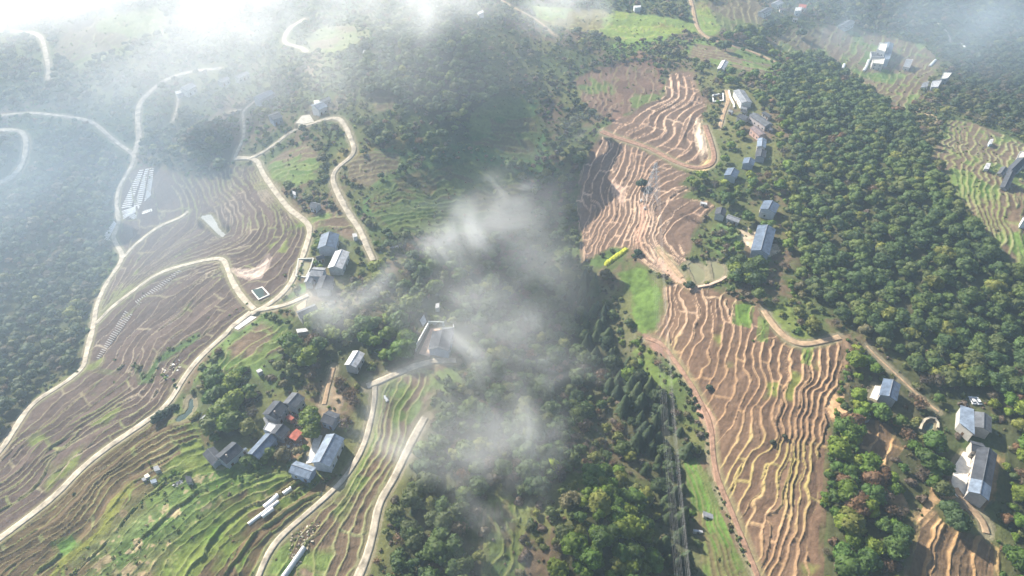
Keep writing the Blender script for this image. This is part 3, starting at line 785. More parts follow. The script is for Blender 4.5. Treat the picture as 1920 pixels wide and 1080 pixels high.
# zones: polygon, trees kept (0-1), kind mix (broadleaf, conifer, bare, bush share of small ones), radius range, palette, label phrase
G_FOREST = [(.058, .096, .026), (.070, .108, .026), (.048, .084, .026), (.084, .116, .026), (.064, .100, .030), (.076, .098, .032)]
G_BRIGHT = [(.070, .128, .016), (.10, .155, .018), (.055, .105, .020), (.13, .17, .020), (.065, .11, .022)]
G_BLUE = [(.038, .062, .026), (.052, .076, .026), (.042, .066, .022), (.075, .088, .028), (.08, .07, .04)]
G_SCRUB = [(.082, .112, .033), (.105, .125, .040), (.062, .092, .03), (.125, .112, .055), (.135, .145, .04)]
G_BARE = [(.115, .088, .066), (.135, .10, .075), (.10, .085, .06), (.16, .10, .06)]
G_CON = [(.030, .054, .020), (.042, .068, .022), (.034, .058, .018), (.052, .078, .022)]
ZONES = [
    ('dense wood on the right ridge', [(1470, 100), (1540, 105), (1600, 150), (1640, 190), (1700, 225), (1730, 290), (1790, 385), (1840, 445), (1900, 505), (2040, 590), (2040, 760), (1900, 750), (1800, 735), (1720, 705), (1660, 640), (1590, 612), (1560, 590), (1530, 560), (1500, 530), (1490, 460), (1475, 400), (1480, 330), (1480, 250), (1455, 180)], 1.06, (.97, .01, .02), (2.7, 4.3), G_FOREST),
    ('wood round the two lower right farmhouses', [(1590, 640), (1640, 650), (1710, 700), (1800, 735), (2040, 740), (2040, 1160), (1890, 1160), (1890, 1010), (1875, 940), (1880, 860), (1862, 840), (1868, 775), (1790, 750), (1790, 830), (1780, 900), (1740, 925), (1700, 960), (1690, 1010), (1660, 1160), (1535, 1160), (1552, 900), (1570, 760)], .80, (.78, 0, .22), (2.8, 4.6), G_BRIGHT),
    ('round green knoll at the bottom centre', [(1115, 890), (1160, 890), (1190, 940), (1210, 1010), (1250, 1160), (1030, 1160), (1050, 1040), (1080, 960)], 1.0, (1, 0, 0), (3.0, 4.6), G_BRIGHT),
    ('dark conifer stand in the ravine beside the power line', [(1065, 520), (1105, 530), (1140, 600), (1160, 660), (1190, 700), (1240, 740), (1275, 800), (1292, 860), (1285, 950), (1300, 1160), (1250, 1160), (1235, 960), (1205, 860), (1160, 790), (1130, 720), (1090, 650), (1062, 580)], 1.2, (.28, .70, .02), (3.0, 4.6), G_CON),
    ('misty wood in the middle of the valley', [(720, 520), (850, 500), (1050, 510), (1075, 600), (1115, 690), (1130, 760), (1090, 850), (1050, 900), (980, 935), (900, 925), (890, 1000), (905, 1160), (720, 1160), (745, 960), (790, 850), (815, 760), (870, 720), (868, 660), (855, 600), (790, 590), (740, 570)], .82, (.76, .02, .22), (2.8, 4.6), G_FOREST),
    ('trees round the road to the compound', [(600, 600), (690, 570), (770, 620), (775, 660), (700, 700), (640, 720), (560, 690), (520, 640), (560, 600)], .78, (.76, 0, .24), (3, 4.8), G_BRIGHT),
    ('trees left of the lower left hamlet', [(345, 735), (400, 700), (460, 690), (490, 730), (480, 790), (450, 820), (400, 830), (365, 810), (370, 770)], .78, (.8, 0, .2), (3, 4.8), G_BRIGHT),
    ('trees between the hamlet and the compound road', [(560, 690), (640, 720), (690, 740), (690, 800), (660, 860), (632, 880), (640, 810), (600, 760), (560, 735), (490, 720)], .6, (.55, 0, .45), (2.6, 4.2), G_SCRUB),
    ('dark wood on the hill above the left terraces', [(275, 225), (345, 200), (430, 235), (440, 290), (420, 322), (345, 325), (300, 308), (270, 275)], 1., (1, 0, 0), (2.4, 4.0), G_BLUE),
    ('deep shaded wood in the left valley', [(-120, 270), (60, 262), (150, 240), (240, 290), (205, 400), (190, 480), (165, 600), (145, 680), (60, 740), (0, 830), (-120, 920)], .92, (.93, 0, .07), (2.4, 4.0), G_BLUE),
    ('wood on the central hill', [(640, 110), (760, 60), (880, 70), (935, 150), (905, 260), (860, 270), (800, 210), (700, 190), (640, 170)], .95, (.97, 0, .03), (2.8, 4.5), G_FOREST),
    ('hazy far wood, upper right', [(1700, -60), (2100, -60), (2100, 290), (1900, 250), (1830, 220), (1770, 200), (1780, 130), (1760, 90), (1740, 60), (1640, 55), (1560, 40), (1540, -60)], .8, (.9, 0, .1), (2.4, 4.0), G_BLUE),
    ('trees round the right village', [(1380, 60), (1470, 100), (1455, 180), (1480, 260), (1478, 330), (1460, 400), (1480, 480), (1500, 540), (1440, 560), (1370, 545), (1370, 500), (1400, 480), (1345, 470), (1320, 430), (1345, 395), (1290, 370), (1275, 350), (1310, 330), (1345, 320), (1345, 250), (1345, 200), (1330, 140), (1300, 120)], .55, (.72, 0, .28), (2.6, 4.4), G_BRIGHT),
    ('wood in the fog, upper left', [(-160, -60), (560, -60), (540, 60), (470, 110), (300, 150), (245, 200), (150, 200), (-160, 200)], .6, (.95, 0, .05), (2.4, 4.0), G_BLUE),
    ('scrubby misty slope in the centre', [(640, 240), (900, 260), (1000, 190), (1080, 300), (1080, 500), (850, 500), (720, 500), (700, 400)], .6, (.8, 0, .2), (2.2, 3.8), G_FOREST),
]
ZONEW = [(a, W2(b), c, d, e, f) for a, b, c, d, e, f in ZONES]
ZONE_GROUND = ZONEW


# ------------------------------------------------------------------ the ground sheet
def build_ground():
    rows = []
    v = np.arange(1300, -150, -1.9)
    d_in = flat(np.full(len(v), 960.), v)[:, 1]
    d = np.concatenate([np.linspace(-205, d_in[0] - 8, 16), d_in, d_in[-1] * np.exp(np.linspace(.02, 1.75, 45))])
    s_in = np.arange(-.90, .9001, .0015)
    s_l = -.9 * np.exp(np.linspace(1.9, .02, 16))
    s = np.concatenate([s_l, s_in, -s_l[::-1]])
    Dg, Sg = np.meshgrid(d, s, indexing='ij')
    X = Sg * (Dg * cP + H * sP)
    Y = Dg
    nr, nc = X.shape
    x, y = X.ravel(), Y.ravel()
    z = hbase(x, y)
    n_big = fbm(x, y, 45, 4, 21)
    n_mid = fbm(x, y, 11, 4, 31)
    n_sm = fbm(x, y, 2.6, 3, 41)
    # base: scrub of greens, olive and brown earth
    c = np.zeros((x.size, 3))
    A = np.array((.062, .086, .028))
    B = np.array((.108, .112, .042))
    Cc = np.array((.120, .086, .055))
    t1 = sstep(-.35, .4, n_big + .4 * n_mid)[:, None]
    t2 = sstep(.05, .5, fbm(x, y, 28, 4, 51) + .35 * n_sm)[:, None]
    c[:] = A * (1 - t1) + B * t1
    c[:] = c * (1 - t2) + Cc * t2
    for p, col, e, st in PATCHW:
        sd_ = sdist(x, y, p, 14)
        m = sd_ > -13.9
        k = sstep(-.6, .9, sd_[m] + e * (n_mid[m] * 1.4 + n_sm[m] * .5)) * st
        var = (1 + .42 * n_mid[m] + .42 * n_sm[m])[:, None]
        c[m] = c[m] * (1 - k[:, None]) + np.array(col) * var * k[:, None]
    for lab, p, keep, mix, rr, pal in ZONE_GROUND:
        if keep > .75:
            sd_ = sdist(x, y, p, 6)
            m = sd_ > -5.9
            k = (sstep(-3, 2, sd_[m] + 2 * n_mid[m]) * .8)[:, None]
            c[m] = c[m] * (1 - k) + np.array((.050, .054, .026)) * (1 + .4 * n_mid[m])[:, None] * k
    road_d = np.full(x.size, 12.)
    for n, mt, w, pl in ROADW:
        road_d = np.minimum(road_d, ldist(x, y, pl, 12) - w / 2)
    for n, p, lv in FLATW:
        road_d = np.minimum(road_d, -sdist(x, y, p, 12))
    for n, p, cc, l, lv in YARDW:
        road_d = np.minimum(road_d, -sdist(x, y, p, 12))
    vk = ((1 - sstep(.3, 1.8, road_d + 1.1 * n_sm + .9 * n_mid)) * .8)[:, None]
    c = c * (1 - vk) + np.array((.215, .185, .125)) * (1 + .3 * n_sm)[:, None] * vk
    for t, poly, guides in TZW:
        sd_ = sdist(x, y, poly, 6)
        m = np.where(sd_ > -1.5)[0]
        xs, ys = x[m], y[m]
        wx = 2.6 * fbm(xs, ys, 16, 3, 61)
        wy = 2.6 * fbm(xs, ys, 16, 3, 71)
        N = t['n']

        def ph(a, b):
            return phi(a, b, guides) * N
        e = .35
        p0 = ph(xs + wx * t['wob'] * 5, ys + wy * t['wob'] * 5)
        px_ = ph(xs + e + wx * t['wob'] * 5, ys + wy * t['wob'] * 5)
        py_ = ph(xs + wx * t['wob'] * 5, ys + e + wy * t['wob'] * 5)
        wob = t['wob'] * 1.8 * fbm(xs, ys, 18, 3, 81) + .05 * fbm(xs, ys, 4.5, 2, 83)
        g = np.sqrt(((px_ - p0) / e) ** 2 + ((py_ - p0) / e) ** 2)
        g = np.clip(g, .06, 1.5)
        p = p0 + wob
        idx = np.floor(p)
        fr = p - idx
        dist = np.minimum(fr, 1 - fr) / g                 # metres to the nearest bund
        below = fr / g                                     # metres past the edge
        width = t['bw'] * (1 + .9 * fbm(xs, ys, 22, 3, 91) + .45 * fbm(xs, ys, 3.5, 2, 93))
        width = width * (1 + .5 * (hash2(idx, np.floor(xs * 0 + (xs + ys) / 60), 21) - .5))
        if t['pal'] in ('tan', 'orange', 'green'):
            width = width * sstep(-.75, -.25, fbm(xs, ys, 17, 2, 23) + .5 * (hash2(idx, idx, 25) - .3))
        width = np.clip(width, .2, 4)
        # cross walls
        gd = guides[len(guides) // 2]
        dirv = gd[-1] - gd[0]
        dirv = dirv / np.hypot(*dirv)
        along = xs * dirv[0] + ys * dirv[1]
        L = {'tan': 26., 'pink': 34.}.get(t['pal'], 40.)
        q = along / L + hash2(idx, idx * 0 + 3, 5) * 3 + .05 * fbm(xs, ys, 9, 2, 97)
        qi = np.floor(q)
        qf = np.abs(q - qi - .5)
        keep = hash2(idx, qi, 9) > .22
        cross = np.where(keep & (.5 - qf < .5), (np.abs((q - qi) - .5)) * L, 9.)
        cw = np.clip(.5 + .35 * fbm(xs, ys, 6, 2, 95), .2, 1)
        bund = 1 - sstep(width * .5, width * .5 + .42, dist)
        bund = np.maximum(bund, (1 - sstep(cw * .8, cw * .8 + .5, cross)) * .95)
        sa, sb, ba, bb, ga, gb = [np.array(k) for k in PALS[t['pal']]]
        cellr = hash2(idx, np.floor(q + .5), 11)
        cell2 = hash2(idx, np.floor(q + .5), 13)
        nb, nm, ns = n_big[m], n_mid[m], n_sm[m]
        ff = 6.28 * (p0 / g.mean()) / 1.1
        soil = sa * (1 - cellr[:, None]) + sb * cellr[:, None]
        soil = soil * (1 + .16 * nm + .12 * ns + .05 * np.sin(ff))[:, None]
        gm = fbm(xs, ys, 34, 3, 101) + .35 * nm
        grn = (t['green'] > 0) * np.clip(sstep(.62 - t['green'] * .9, .80 - t['green'] * .9, gm * .9 + .5 * (cell2 - .5)), 0, 1)
        gcol = ga * (1 - cell2[:, None]) + gb * cell2[:, None]
        gcol = gcol * (1 + .28 * nm + .3 * ns)[:, None]
        body = soil * (1 - grn[:, None]) + gcol * grn[:, None]
        bn = sstep(-.3, .3, fbm(xs, ys, 30, 3, 111))[:, None]
        bcol = (ba * (1 - bn) + bb * bn) * (1 + .14 * ns + .12 * nm)[:, None]
        if t['pal'] == 'tan':   # grassy bunds in the middle of the lower field
            gw = sstep(-.05, .35, fbm(xs, ys, 40, 3, 121))[:, None] * .6
            bcol = bcol * (1 - gw) + np.array((.26, .24, .075)) * gw
            pk = sstep(700, 560, to_px(np.stack([xs, ys, xs * 0], -1))[1])[:, None] * .6
            bcol = bcol * (1 - pk) + np.array((.46, .33, .24)) * pk
        if t['pal'] in ('green', 'veg', 'grey'):
            gw = sstep(-.1, .4, fbm(xs, ys, 18, 3, 131))[:, None] * (.75 if t['pal'] == 'green' else .5)
            bcol = bcol * (1 - gw) + np.array((.12, .16, .04)) * gw
        if t['name'] == 'd':   # rough overgrown terraces in the middle of the lower-left slope
            up, vp, _ = to_px(np.stack([xs, ys, z[m]], -1))
            ov = np.clip(1.1 - np.abs((up - 330) * .62 + (vp - 960) * .78) / 75, 0, 1) * sstep(860, 900, vp)
            ov = ov * sstep(-.3, .3, nm + nb + .3)
            st_ = np.stack([.10 + .06 * nm, .155 + .07 * nm, .045 + .03 * nm], -1) * (1 + .5 * ns)[:, None]
            tan = sstep(.25, .45, ns + .6 * fbm(xs, ys, 7, 2, 141))[:, None]
            st_ = st_ * (1 - tan) + np.array((.36, .29, .17)) * tan
            body = body * (1 - ov[:, None]) + st_ * ov[:, None]
            bund = bund * (1 - .5 * ov)
        cc = body * (1 - bund[:, None]) + bcol * bund[:, None]
        edge = sstep(-.8, .6, sd_[m] + .7 * nm)
        rd = sstep(.2, 2.0, road_d[m])
        verge = (1 - rd)[:, None] * .55
        cc = cc * (1 - verge) + np.array((.20, .19, .10)) * verge
        c[m] = c[m] * (1 - edge[:, None]) + cc * edge[:, None]
        dz = t['riser'] * (.5 - fr) + .38 * np.exp(-(dist / (width * .5 + .25)) ** 2) + .18 * np.exp(-(cross / .5) ** 2)
        dz = dz + .04 * np.sin(ff)
        z[m] = z[m] + dz * edge * rd
    for p, col, e in POSTW:
        sd_ = sdist(x, y, p, 8)
        m = sd_ > -7.9
        k = sstep(-.5, .6, sd_[m] + e * n_mid[m])[:, None]
        c[m] = c[m] * (1 - k) + np.array(col) * (1 + .2 * n_mid[m] + .18 * n_sm[m])[:, None] * k
    # rough ground outside the fields
    rough = sstep(.5, 4, road_d)
    z = z + .35 * n_sm * rough + .5 * n_mid * rough * .6
    # beds of ponds sink
    for n, p, lv in FLATW:
        k = sstep(-.2, 1.2, sdist(x, y, p, 6))
        z = z - 1.0 * k
    # roads: press the ground a little below them
    k = 1 - sstep(-.3, .8, road_d)
    z = z - .12 * k
    c = np.clip(c, .004, .9)
    V = np.stack([x, y, z], -1)
    i = np.arange(nr * nc).reshape(nr, nc)
    Fq = np.stack([i[:-1, :-1], i[:-1, 1:], i[1:, 1:], i[1:, :-1]], -1).reshape(-1, 4)
    me = mesh_from('ground', V, Fq, M['ground'])
    set_col(me, c)
    me.polygons.foreach_set('use_smooth', np.ones(len(Fq), bool))
    o = link('ground', me)
    tag(o, 'terraced valley ground of brown fields and green scrub', kind='structure')


build_ground()


# ------------------------------------------------------------------ roads, ponds, yards
def strip(name, pl, w, mat, label):
    pl = np.asarray(pl)
    seg = np.hypot(*(pl[1:] - pl[:-1]).T)
    s = np.concatenate([[0], np.cumsum(seg)])
    n = max(3, int(s[-1] / 2.0))
    u = np.linspace(0, s[-1], n)
    P = np.stack([np.interp(u, s, pl[:, 0]), np.interp(u, s, pl[:, 1])], -1)
    for _ in range(3):
        P[1:-1] = (P[:-2] + P[1:-1] * 2 + P[2:]) / 4
    T = np.gradient(P, axis=0)
    T /= np.hypot(T[:, 0], T[:, 1])[:, None] + 1e-9
    Nn = np.stack([-T[:, 1], T[:, 0]], -1)
    ww = w / 2 * (1 + .22 * fbm(P[:, 0], P[:, 1], 7, 3, 5))
    cols = [-1, -.98, -.5, 0, .5, .98, 1]
    V = []
    zc = hbase(P[:, 0], P[:, 1])
    for k, a in enumerate(cols):
        Q = P + Nn * (a * ww)[:, None]
        zz = np.maximum(hbase(Q[:, 0], Q[:, 1]), zc - .4) + .16
        zz = zz * .5 + (zc + .16) * .5
        zz = np.maximum(zz, hbase(Q[:, 0], Q[:, 1]) + .06)
        if k in (0, 6):
            zz = zz - .7
        V.append(np.stack([Q[:, 0], Q[:, 1], zz], -1))
    V = np.stack(V, 1)
    i = np.arange(n * 7).reshape(n, 7)
    Fq = np.stack([i[:-1, 1:], i[:-1, :-1], i[1:, :-1], i[1:, 1:]], -1).reshape(-1, 4)
    Fq = Fq[:, ::-1]
    Fq = Fq[:, ::-1]
    me = mesh_from(name, V.reshape(-1, 3), Fq, mat)
    o = link(name, me)
    tag(o, label, kind='structure')


for n, mt, w, pl in ROADW:
    strip(n, pl, w, M['road_' + mt], {'c': 'pale concrete lane winding through the terraces', 'd': 'sandy dirt track', 'r': 'reddish earth track between the terraces'}[mt])

for k, (n, p, lv) in enumerate(FLATW):
    P = ccw([tuple(q) for q in p])
    mb = MB()
    mb.add([(a, b, lv - .35) for a, b in P], [tuple(range(len(P)))])
    o = mb.build('pond', M[['water', 'water', 'water', 'water_grey', 'water_dark', 'water_dark'][k]])
    tag(o, 'still pond water', kind='structure')
for n, p, c, l, lv in YARDW:
    P = ccw([tuple(q) for q in p])
    o = MB().prism(P, lv - .8, lv + .12).build(n, M['yard'])
    o.color = (*c, 1)
    tag(o, l, kind='structure')


# ------------------------------------------------------------------ walls
def wall_run(label, pts, h, th, col, up=0., closed=False, name='boundary_wall', cat='wall', cap=None):
    P = [unproj(a, b) for a, b in pts]
    if closed:
        P.append(P[0])
    base = P[0]
    mb = MB()
    cb = MB()
    for a, b in zip(P[:-1], P[1:]):
        d = np.array([b[0] - a[0], b[1] - a[1]])
        L = np.hypot(*d)
        d = d / L
        n = np.array([-d[1], d[0]]) * th / 2
        e = d * th / 2 * .98
        q = [(a[0] - e[0] + n[0], a[1] - e[1] + n[1]), (a[0] - e[0] - n[0], a[1] - e[1] - n[1]), (b[0] - e[0] - n[0], b[1] - e[1] - n[1]), (b[0] - e[0] + n[0], b[1] - e[1] + n[1])]
        q = [(u - base[0], v - base[1]) for u, v in q]
        za, zb = a[2] - base[2], b[2] - base[2]
        zs = [za, za, zb, zb]
        vs = [(u, v, z_ - 1.5) for (u, v), z_ in zip(q, zs)] + [(u, v, z_ + h) for (u, v), z_ in zip(q, zs)]
        mb.add(vs, [(0, 1, 2, 3)[::-1], (4, 5, 6, 7), (0, 1, 5, 4), (1, 2, 6, 5), (2, 3, 7, 6), (3, 0, 4, 7)])
        q2 = [(u + (u - (q[0][0] + q[2][0]) / 2) * 0, v) for u, v in q]
        m2 = n / (th / 2) * .08
        sg = [1, -1, -1, 1]
        q2 = [(u + m2[0] * k, v + m2[1] * k) for (u, v), k in zip(q, sg)]
        vs = [(u, v, z_ + h + .003) for (u, v), z_ in zip(q2, zs)] + [(u, v, z_ + h + .13) for (u, v), z_ in zip(q2, zs)]
        cb.add(vs, [(0, 1, 2, 3)[::-1], (4, 5, 6, 7), (0, 1, 5, 4), (1, 2, 6, 5), (2, 3, 7, 6), (3, 0, 4, 7)])
    root = bpy.data.objects.new(name, None)
    COL.objects.link(root)
    root.location = base
    tag(root, label, cat)
    o = mb.build('wall_face', M['wall'], root)
    o.color = (*col, 1)
    o2 = cb.build('coping', M['wall'], root)
    o2.color = (*(cap or (.6, .58, .54)), 1)
    return root


wall_run('long pale topped wall on the left side of the walled compound', [(779, 656), (804, 611)], 2.4, .35, (.35, .35, .33), cap=(.75, .75, .72))
wall_run('short back wall of the walled compound', [(804, 609), (834, 610)], 2.4, .35, (.25, .3, .27), cap=(.5, .55, .52))
wall_run('short side wall at the back right corner of the walled compound', [(850, 610), (851, 620)], 2.4, .35, (.5, .5, .48), cap=(.7, .7, .68))
wall_run('white curving retaining wall above the white terraced farmhouse', [(1366, 172), (1369, 184), (1375, 196), (1376, 204)], 1.2, .9, (.6, .56, .46), cap=(.72, .68, .58))
wall_run('concrete frame wall of the dark tank in the terraces', [(473, 547), (492, 540), (505, 554), (486, 563)], .7, .5, (.38, .37, .34), closed=True, name='tank_wall')
wall_run('concrete rim round the tan pond below the white roofed barn', [(560, 487), (588, 486), (583, 503), (574, 521), (555, 519)], .7, .5, (.32, .32, .28), closed=True, name='pond_wall', cap=(.45, .45, .4))
wall_run('arc shaped stone wall round the dark pond in the lower right wood', [(1724, 806), (1727, 797), (1733, 789), (1742, 785), (1752, 787), (1757, 796), (1757, 806)], 1.1, .8, (.3, .26, .2), name='pond_wall', cap=(.46, .40, .30))
wall_run('round stone tank wall under the trees left of the small blue roofed house', [(1611, 782), (1614, 776), (1621, 774), (1628, 777), (1630, 785), (1626, 792), (1618, 794), (1612, 789)], 1.2, .5, (.22, .21, .2), closed=True, name='tank_wall', cap=(.3, .3, .29))
wall_run('white frame wall of the small basin beside the upper pink terraces', [(1336, 180), (1355, 177), (1356, 190), (1337, 192)], .9, .6, (.6, .6, .58), closed=True, name='tank_wall', cap=(.72, .74, .74))
wall_run('low stone dam wall below the two green ponds', [(1310, 540), (1330, 536), (1350, 528), (1362, 520)], 1.0, 1.3, (.38, .27, .2), name='dam_wall', cap=(.5, .37, .28))
P = W2([(474, 547), (492, 541), (504, 554), (486, 562)])
zt = float(h0(P[:, 0], P[:, 1]).mean())
o = MB().add([(a, b, zt + .35) for a, b in ccw([tuple(q) for q in P])], [(0, 1, 2, 3)]).build('tank_water', M['water_dark'])
tag(o, 'dark water in the tank', kind='structure')


# ------------------------------------------------------------------ buildings
def sub(u, v):
    return (u[0] - v[0], u[1] - v[1])


def win_grid(mbl, root, L, Wd, hgt, wallz=0., door=True):
    """windows and doors on the long sides: each its own part"""
    n = max(2, int(L / 3.4))
    for side in (-1, 1):
        yy = side * (Wd / 2)
        fl = 2 if hgt > 5 else 1
        for k in range(n):
            cx = -L / 2 + L * (k + .5) / n
            for f_ in range(fl):
                z0 = .9 + f_ * 2.9
                if z0 + 1.3 > hgt:
                    continue
                isdoor = door and f_ == 0 and k == n // 2
                a, b = (min(yy, yy + side * .06), max(yy, yy + side * .06))
                if isdoor:
                    MB().box(cx - .6, a, 0.05, cx + .6, b, 2.2).build('door', M['wood'], root)
                else:
                    fr = MB().box(cx - .62, a, z0 - .1, cx + .62, b, z0 + 1.35)
                    o = fr.build('window', M['wall'], root)
                    o.color = (.45, .45, .45, 1)
                    a2, b2 = (yy + side * .062, yy + side * .075)
                    MB().box(cx - .5, min(a2, b2), z0, cx + .5, max(a2, b2), z0 + 1.25).build('pane', M['glass'], o)


def gable(name, label, A, B, w, eave, ridge, roof, wall=(.42, .40, .37), cat='house', roof2=None, split=None, chimney=False, over=.5, yoff=0., win=True):
    """gabled building from the two ends of its ridge in the photograph"""
    w = w * .78
    if A[1] < 345 and A[0] > 1340:      # the far village houses are smaller
        w, eave, ridge = w * .84, eave * .82, ridge * .82
    a = unproj(A[0], A[1], ridge)
    b = unproj(B[0], B[1], ridge)
    c = (a + b) / 2
    d = b[:2] - a[:2]
    L = float(np.hypot(*d))
    rz = math.atan2(d[1], d[0])
    gz = float(h0(c[0], c[1]))
    root = bpy.data.objects.new(name, None)
    COL.objects.link(root)
    root.location = (c[0], c[1], gz)
    root.rotation_euler = (0, 0, rz)
    tag(root, label, cat)
    hw = w / 2
    e = L / 2 - over
    drop = (ridge - eave) / hw * .0
    mb = MB()
    # walls with gable ends
    prof = [(-hw + over, -2.5), (hw - over, -2.5), (hw - over, eave), (0, ridge - .12 - (ridge - eave) * over / hw * .2), (-hw + over, eave)]
    # roof underside height at the wall line
    zl = ridge - (ridge - eave) * (hw - over) / hw - .14
    prof = [(-hw + over, -2.5), (hw - over, -2.5), (hw - over, zl), (0, ridge - .15), (-hw + over, zl)]
    n = len(prof)
    vs = [(-e, y, z) for y, z in prof] + [(e, y, z) for y, z in prof]
    fs = [(i, (i + 1) % n, n + (i + 1) % n, n + i) for i in range(n)] + [tuple(range(n))[::-1], tuple(range(n, 2 * n))]
    mb.add(vs, fs)
    wo_ = mb.build('wall', M['wall'], root)
    wo_.color = (*wall, 1)
    th = .13

    def slab(x0, x1, mat, lift=0.):
        m = MB()
        for sgn in (-1, 1):
            y0, y1 = 0.0, sgn * hw
            q = [(x0, y0, ridge - th + lift), (x1, y0, ridge - th + lift), (x1, y1, eave - th + lift), (x0, y1, eave - th + lift)]
            t_ = [(u, v, z + th) for u, v, z in q]
            fs_ = [(0, 1, 2, 3), (4, 5, 6, 7)[::-1], (0, 1, 5, 4), (1, 2, 6, 5), (2, 3, 7, 6), (3, 0, 4, 7)]
            if sgn > 0:
                fs_ = [f_[::-1] for f_ in fs_]
            m.add(q + t_, fs_)
        return m.build('roof', mat, root)
    if roof2 and split is not None:
        xs_ = -L / 2 + L * split
        r = slab(-L / 2, xs_, ROOF[roof])
        r2 = slab(xs_ + .01, L / 2, ROOF[roof2], .05)
        r2['label'] = 'newer lighter roof section'
    else:
        r = slab(-L / 2, L / 2, ROOF[roof])
    rc = MB().bar((-L / 2 - .02, 0, ridge + .04), (L / 2 + .02, 0, ridge + .04), .16, 6)
    rc.build('ridge_cap', ROOF['lgrey' if roof in ('blue', 'lblue', 'white') else 'grey'], r)
    if chimney:
        MB().box(L * .2, hw * .35, eave + .1, L * .2 + .6, hw * .35 + .6, ridge + .8).build('chimney', M['wall'], r).color = (.35, .3, .27, 1)
    if win:
        win_grid(None, root, 2 * e, w - 2 * over, zl)
    return root


def flatroof(name, label, quad, hgt, roofc, wall=(.55, .53, .5), cat='house', parapet=.5, win=True, tilt=0.):
    """flat roofed building from the four roof corners in the photograph"""
    Q = [unproj(a, b, hgt) for a, b in quad]
    Q = np.array(ccw([tuple(q) for q in Q]))
    c = Q.mean(0)
    gz = float(h0(c[0], c[1]))
    root = bpy.data.objects.new(name, None)
    COL.objects.link(root)
    root.location = (c[0], c[1], gz)
    tag(root, label, cat)
    q = [(p[0] - c[0], p[1] - c[1]) for p in Q]
    ins = [(a * .985, b * .985) for a, b in q]
    w_ = MB().prism(ins, -2.5, hgt - .2).build('wall', M['wall'], root)
    w_.color = (*wall, 1)
    r = MB().prism(q, hgt - .19, hgt).build('roof', ROOF[roofc], root)
    if parapet:
        m = MB()
        n = len(q)
        for i in range(n):
            a, b = q[i], q[(i + 1) % n]
            k0, k1 = .0, .96
            ai, bi = (a[0] * .95, a[1] * .95), (b[0] * .95, b[1] * .95)
            m.prism(ccw([a, b, bi, ai]), hgt + .003, hgt + parapet)
        o = m.build('parapet', M['wall'], r)
        o.color = (*[min(1, v * 1.15) for v in wall], 1)
    if win:
        n = len(q)
        for i in range(n):
            a, b = np.array(q[i]), np.array(q[(i + 1) % n])
            a, b = a * .985, b * .985
            L = np.hypot(*(b - a))
            if L < 4:
                continue
            d = (b - a) / L
            nm = np.array([d[1], -d[0]])
            k = int(L / 3.5)
            for j in range(k):
                ce = a + d * L * (j + .5) / k
                for z0 in ([.9, 3.9] if hgt > 5 else [.9]):
                    if z0 + 1.3 > hgt - .3:
                        continue
                    p = [ce - d * .6, ce + d * .6, ce + d * .6 + nm * .07, ce - d * .6 + nm * .07]
                    o = MB().prism(ccw([tuple(v) for v in p]), z0, z0 + 1.3).build('window', M['wall'], root)
                    o.color = (.4, .4, .4, 1)
                    p = [ce - d * .5 + nm * .072, ce + d * .5 + nm * .072, ce + d * .5 + nm * .085, ce - d * .5 + nm * .085]
                    MB().prism(ccw([tuple(v) for v in p]), z0 + .1, z0 + 1.2).build('pane', M['glass'], o)
    return root


def shed_roof(name, label, quad, hs, roofc, wall=(.4, .38, .35), cat='shed'):
    """lean-to: four roof corners in the photograph, each with its own height; open sides with posts"""
    Q = [unproj(a, b, h_) for (a, b), h_ in zip(quad, hs)]
    c = np.mean(Q, 0)
    gz = float(h0(c[0], c[1]))
    root = bpy.data.objects.new(name, None)
    COL.objects.link(root)
    root.location = (c[0], c[1], gz)
    tag(root, label, cat)
    q = [(p[0] - c[0], p[1] - c[1], h_) for p, h_ in zip(Q, hs)]
    ar = sum(q[i][0] * q[(i + 1) % 4][1] - q[(i + 1) % 4][0] * q[i][1] for i in range(4))
    if ar < 0:
        q = q[::-1]
    t_ = [(u, v, z + .12) for u, v, z in q]
    MB().add(q + t_, [(0, 3, 2, 1), (4, 5, 6, 7), (0, 1, 5, 4), (1, 2, 6, 5), (2, 3, 7, 6), (3, 0, 4, 7)]).build('roof', ROOF[roofc], root)
    iq = [(u * .9, v * .9, z - .02) for u, v, z in q]
    vs = [(u, v, -2) for u, v, z in iq] + [(u, v, z - .01) for u, v, z in iq]
    o = MB().add(vs, [(0, 3, 2, 1), (4, 5, 6, 7), (0, 1, 5, 4), (1, 2, 6, 5), (2, 3, 7, 6), (3, 0, 4, 7)]).build('wall', M['wall'], root)
    o.color = (*wall, 1)
    a, b = np.array(iq[0][:2]), np.array(iq[1][:2])
    d = (b - a) / (np.hypot(*(b - a)) + 1e-6)
    nm = np.array([d[1], -d[0]])
    ce = (a + b) / 2
    p = [ce - d * .5, ce + d * .5, ce + d * .5 + nm * .05, ce - d * .5 + nm * .05]
    MB().prism(ccw([tuple(v) for v in p]), .05, min(1.9, min(hs) - .3)).build('door', M['wood'], root)
    return root


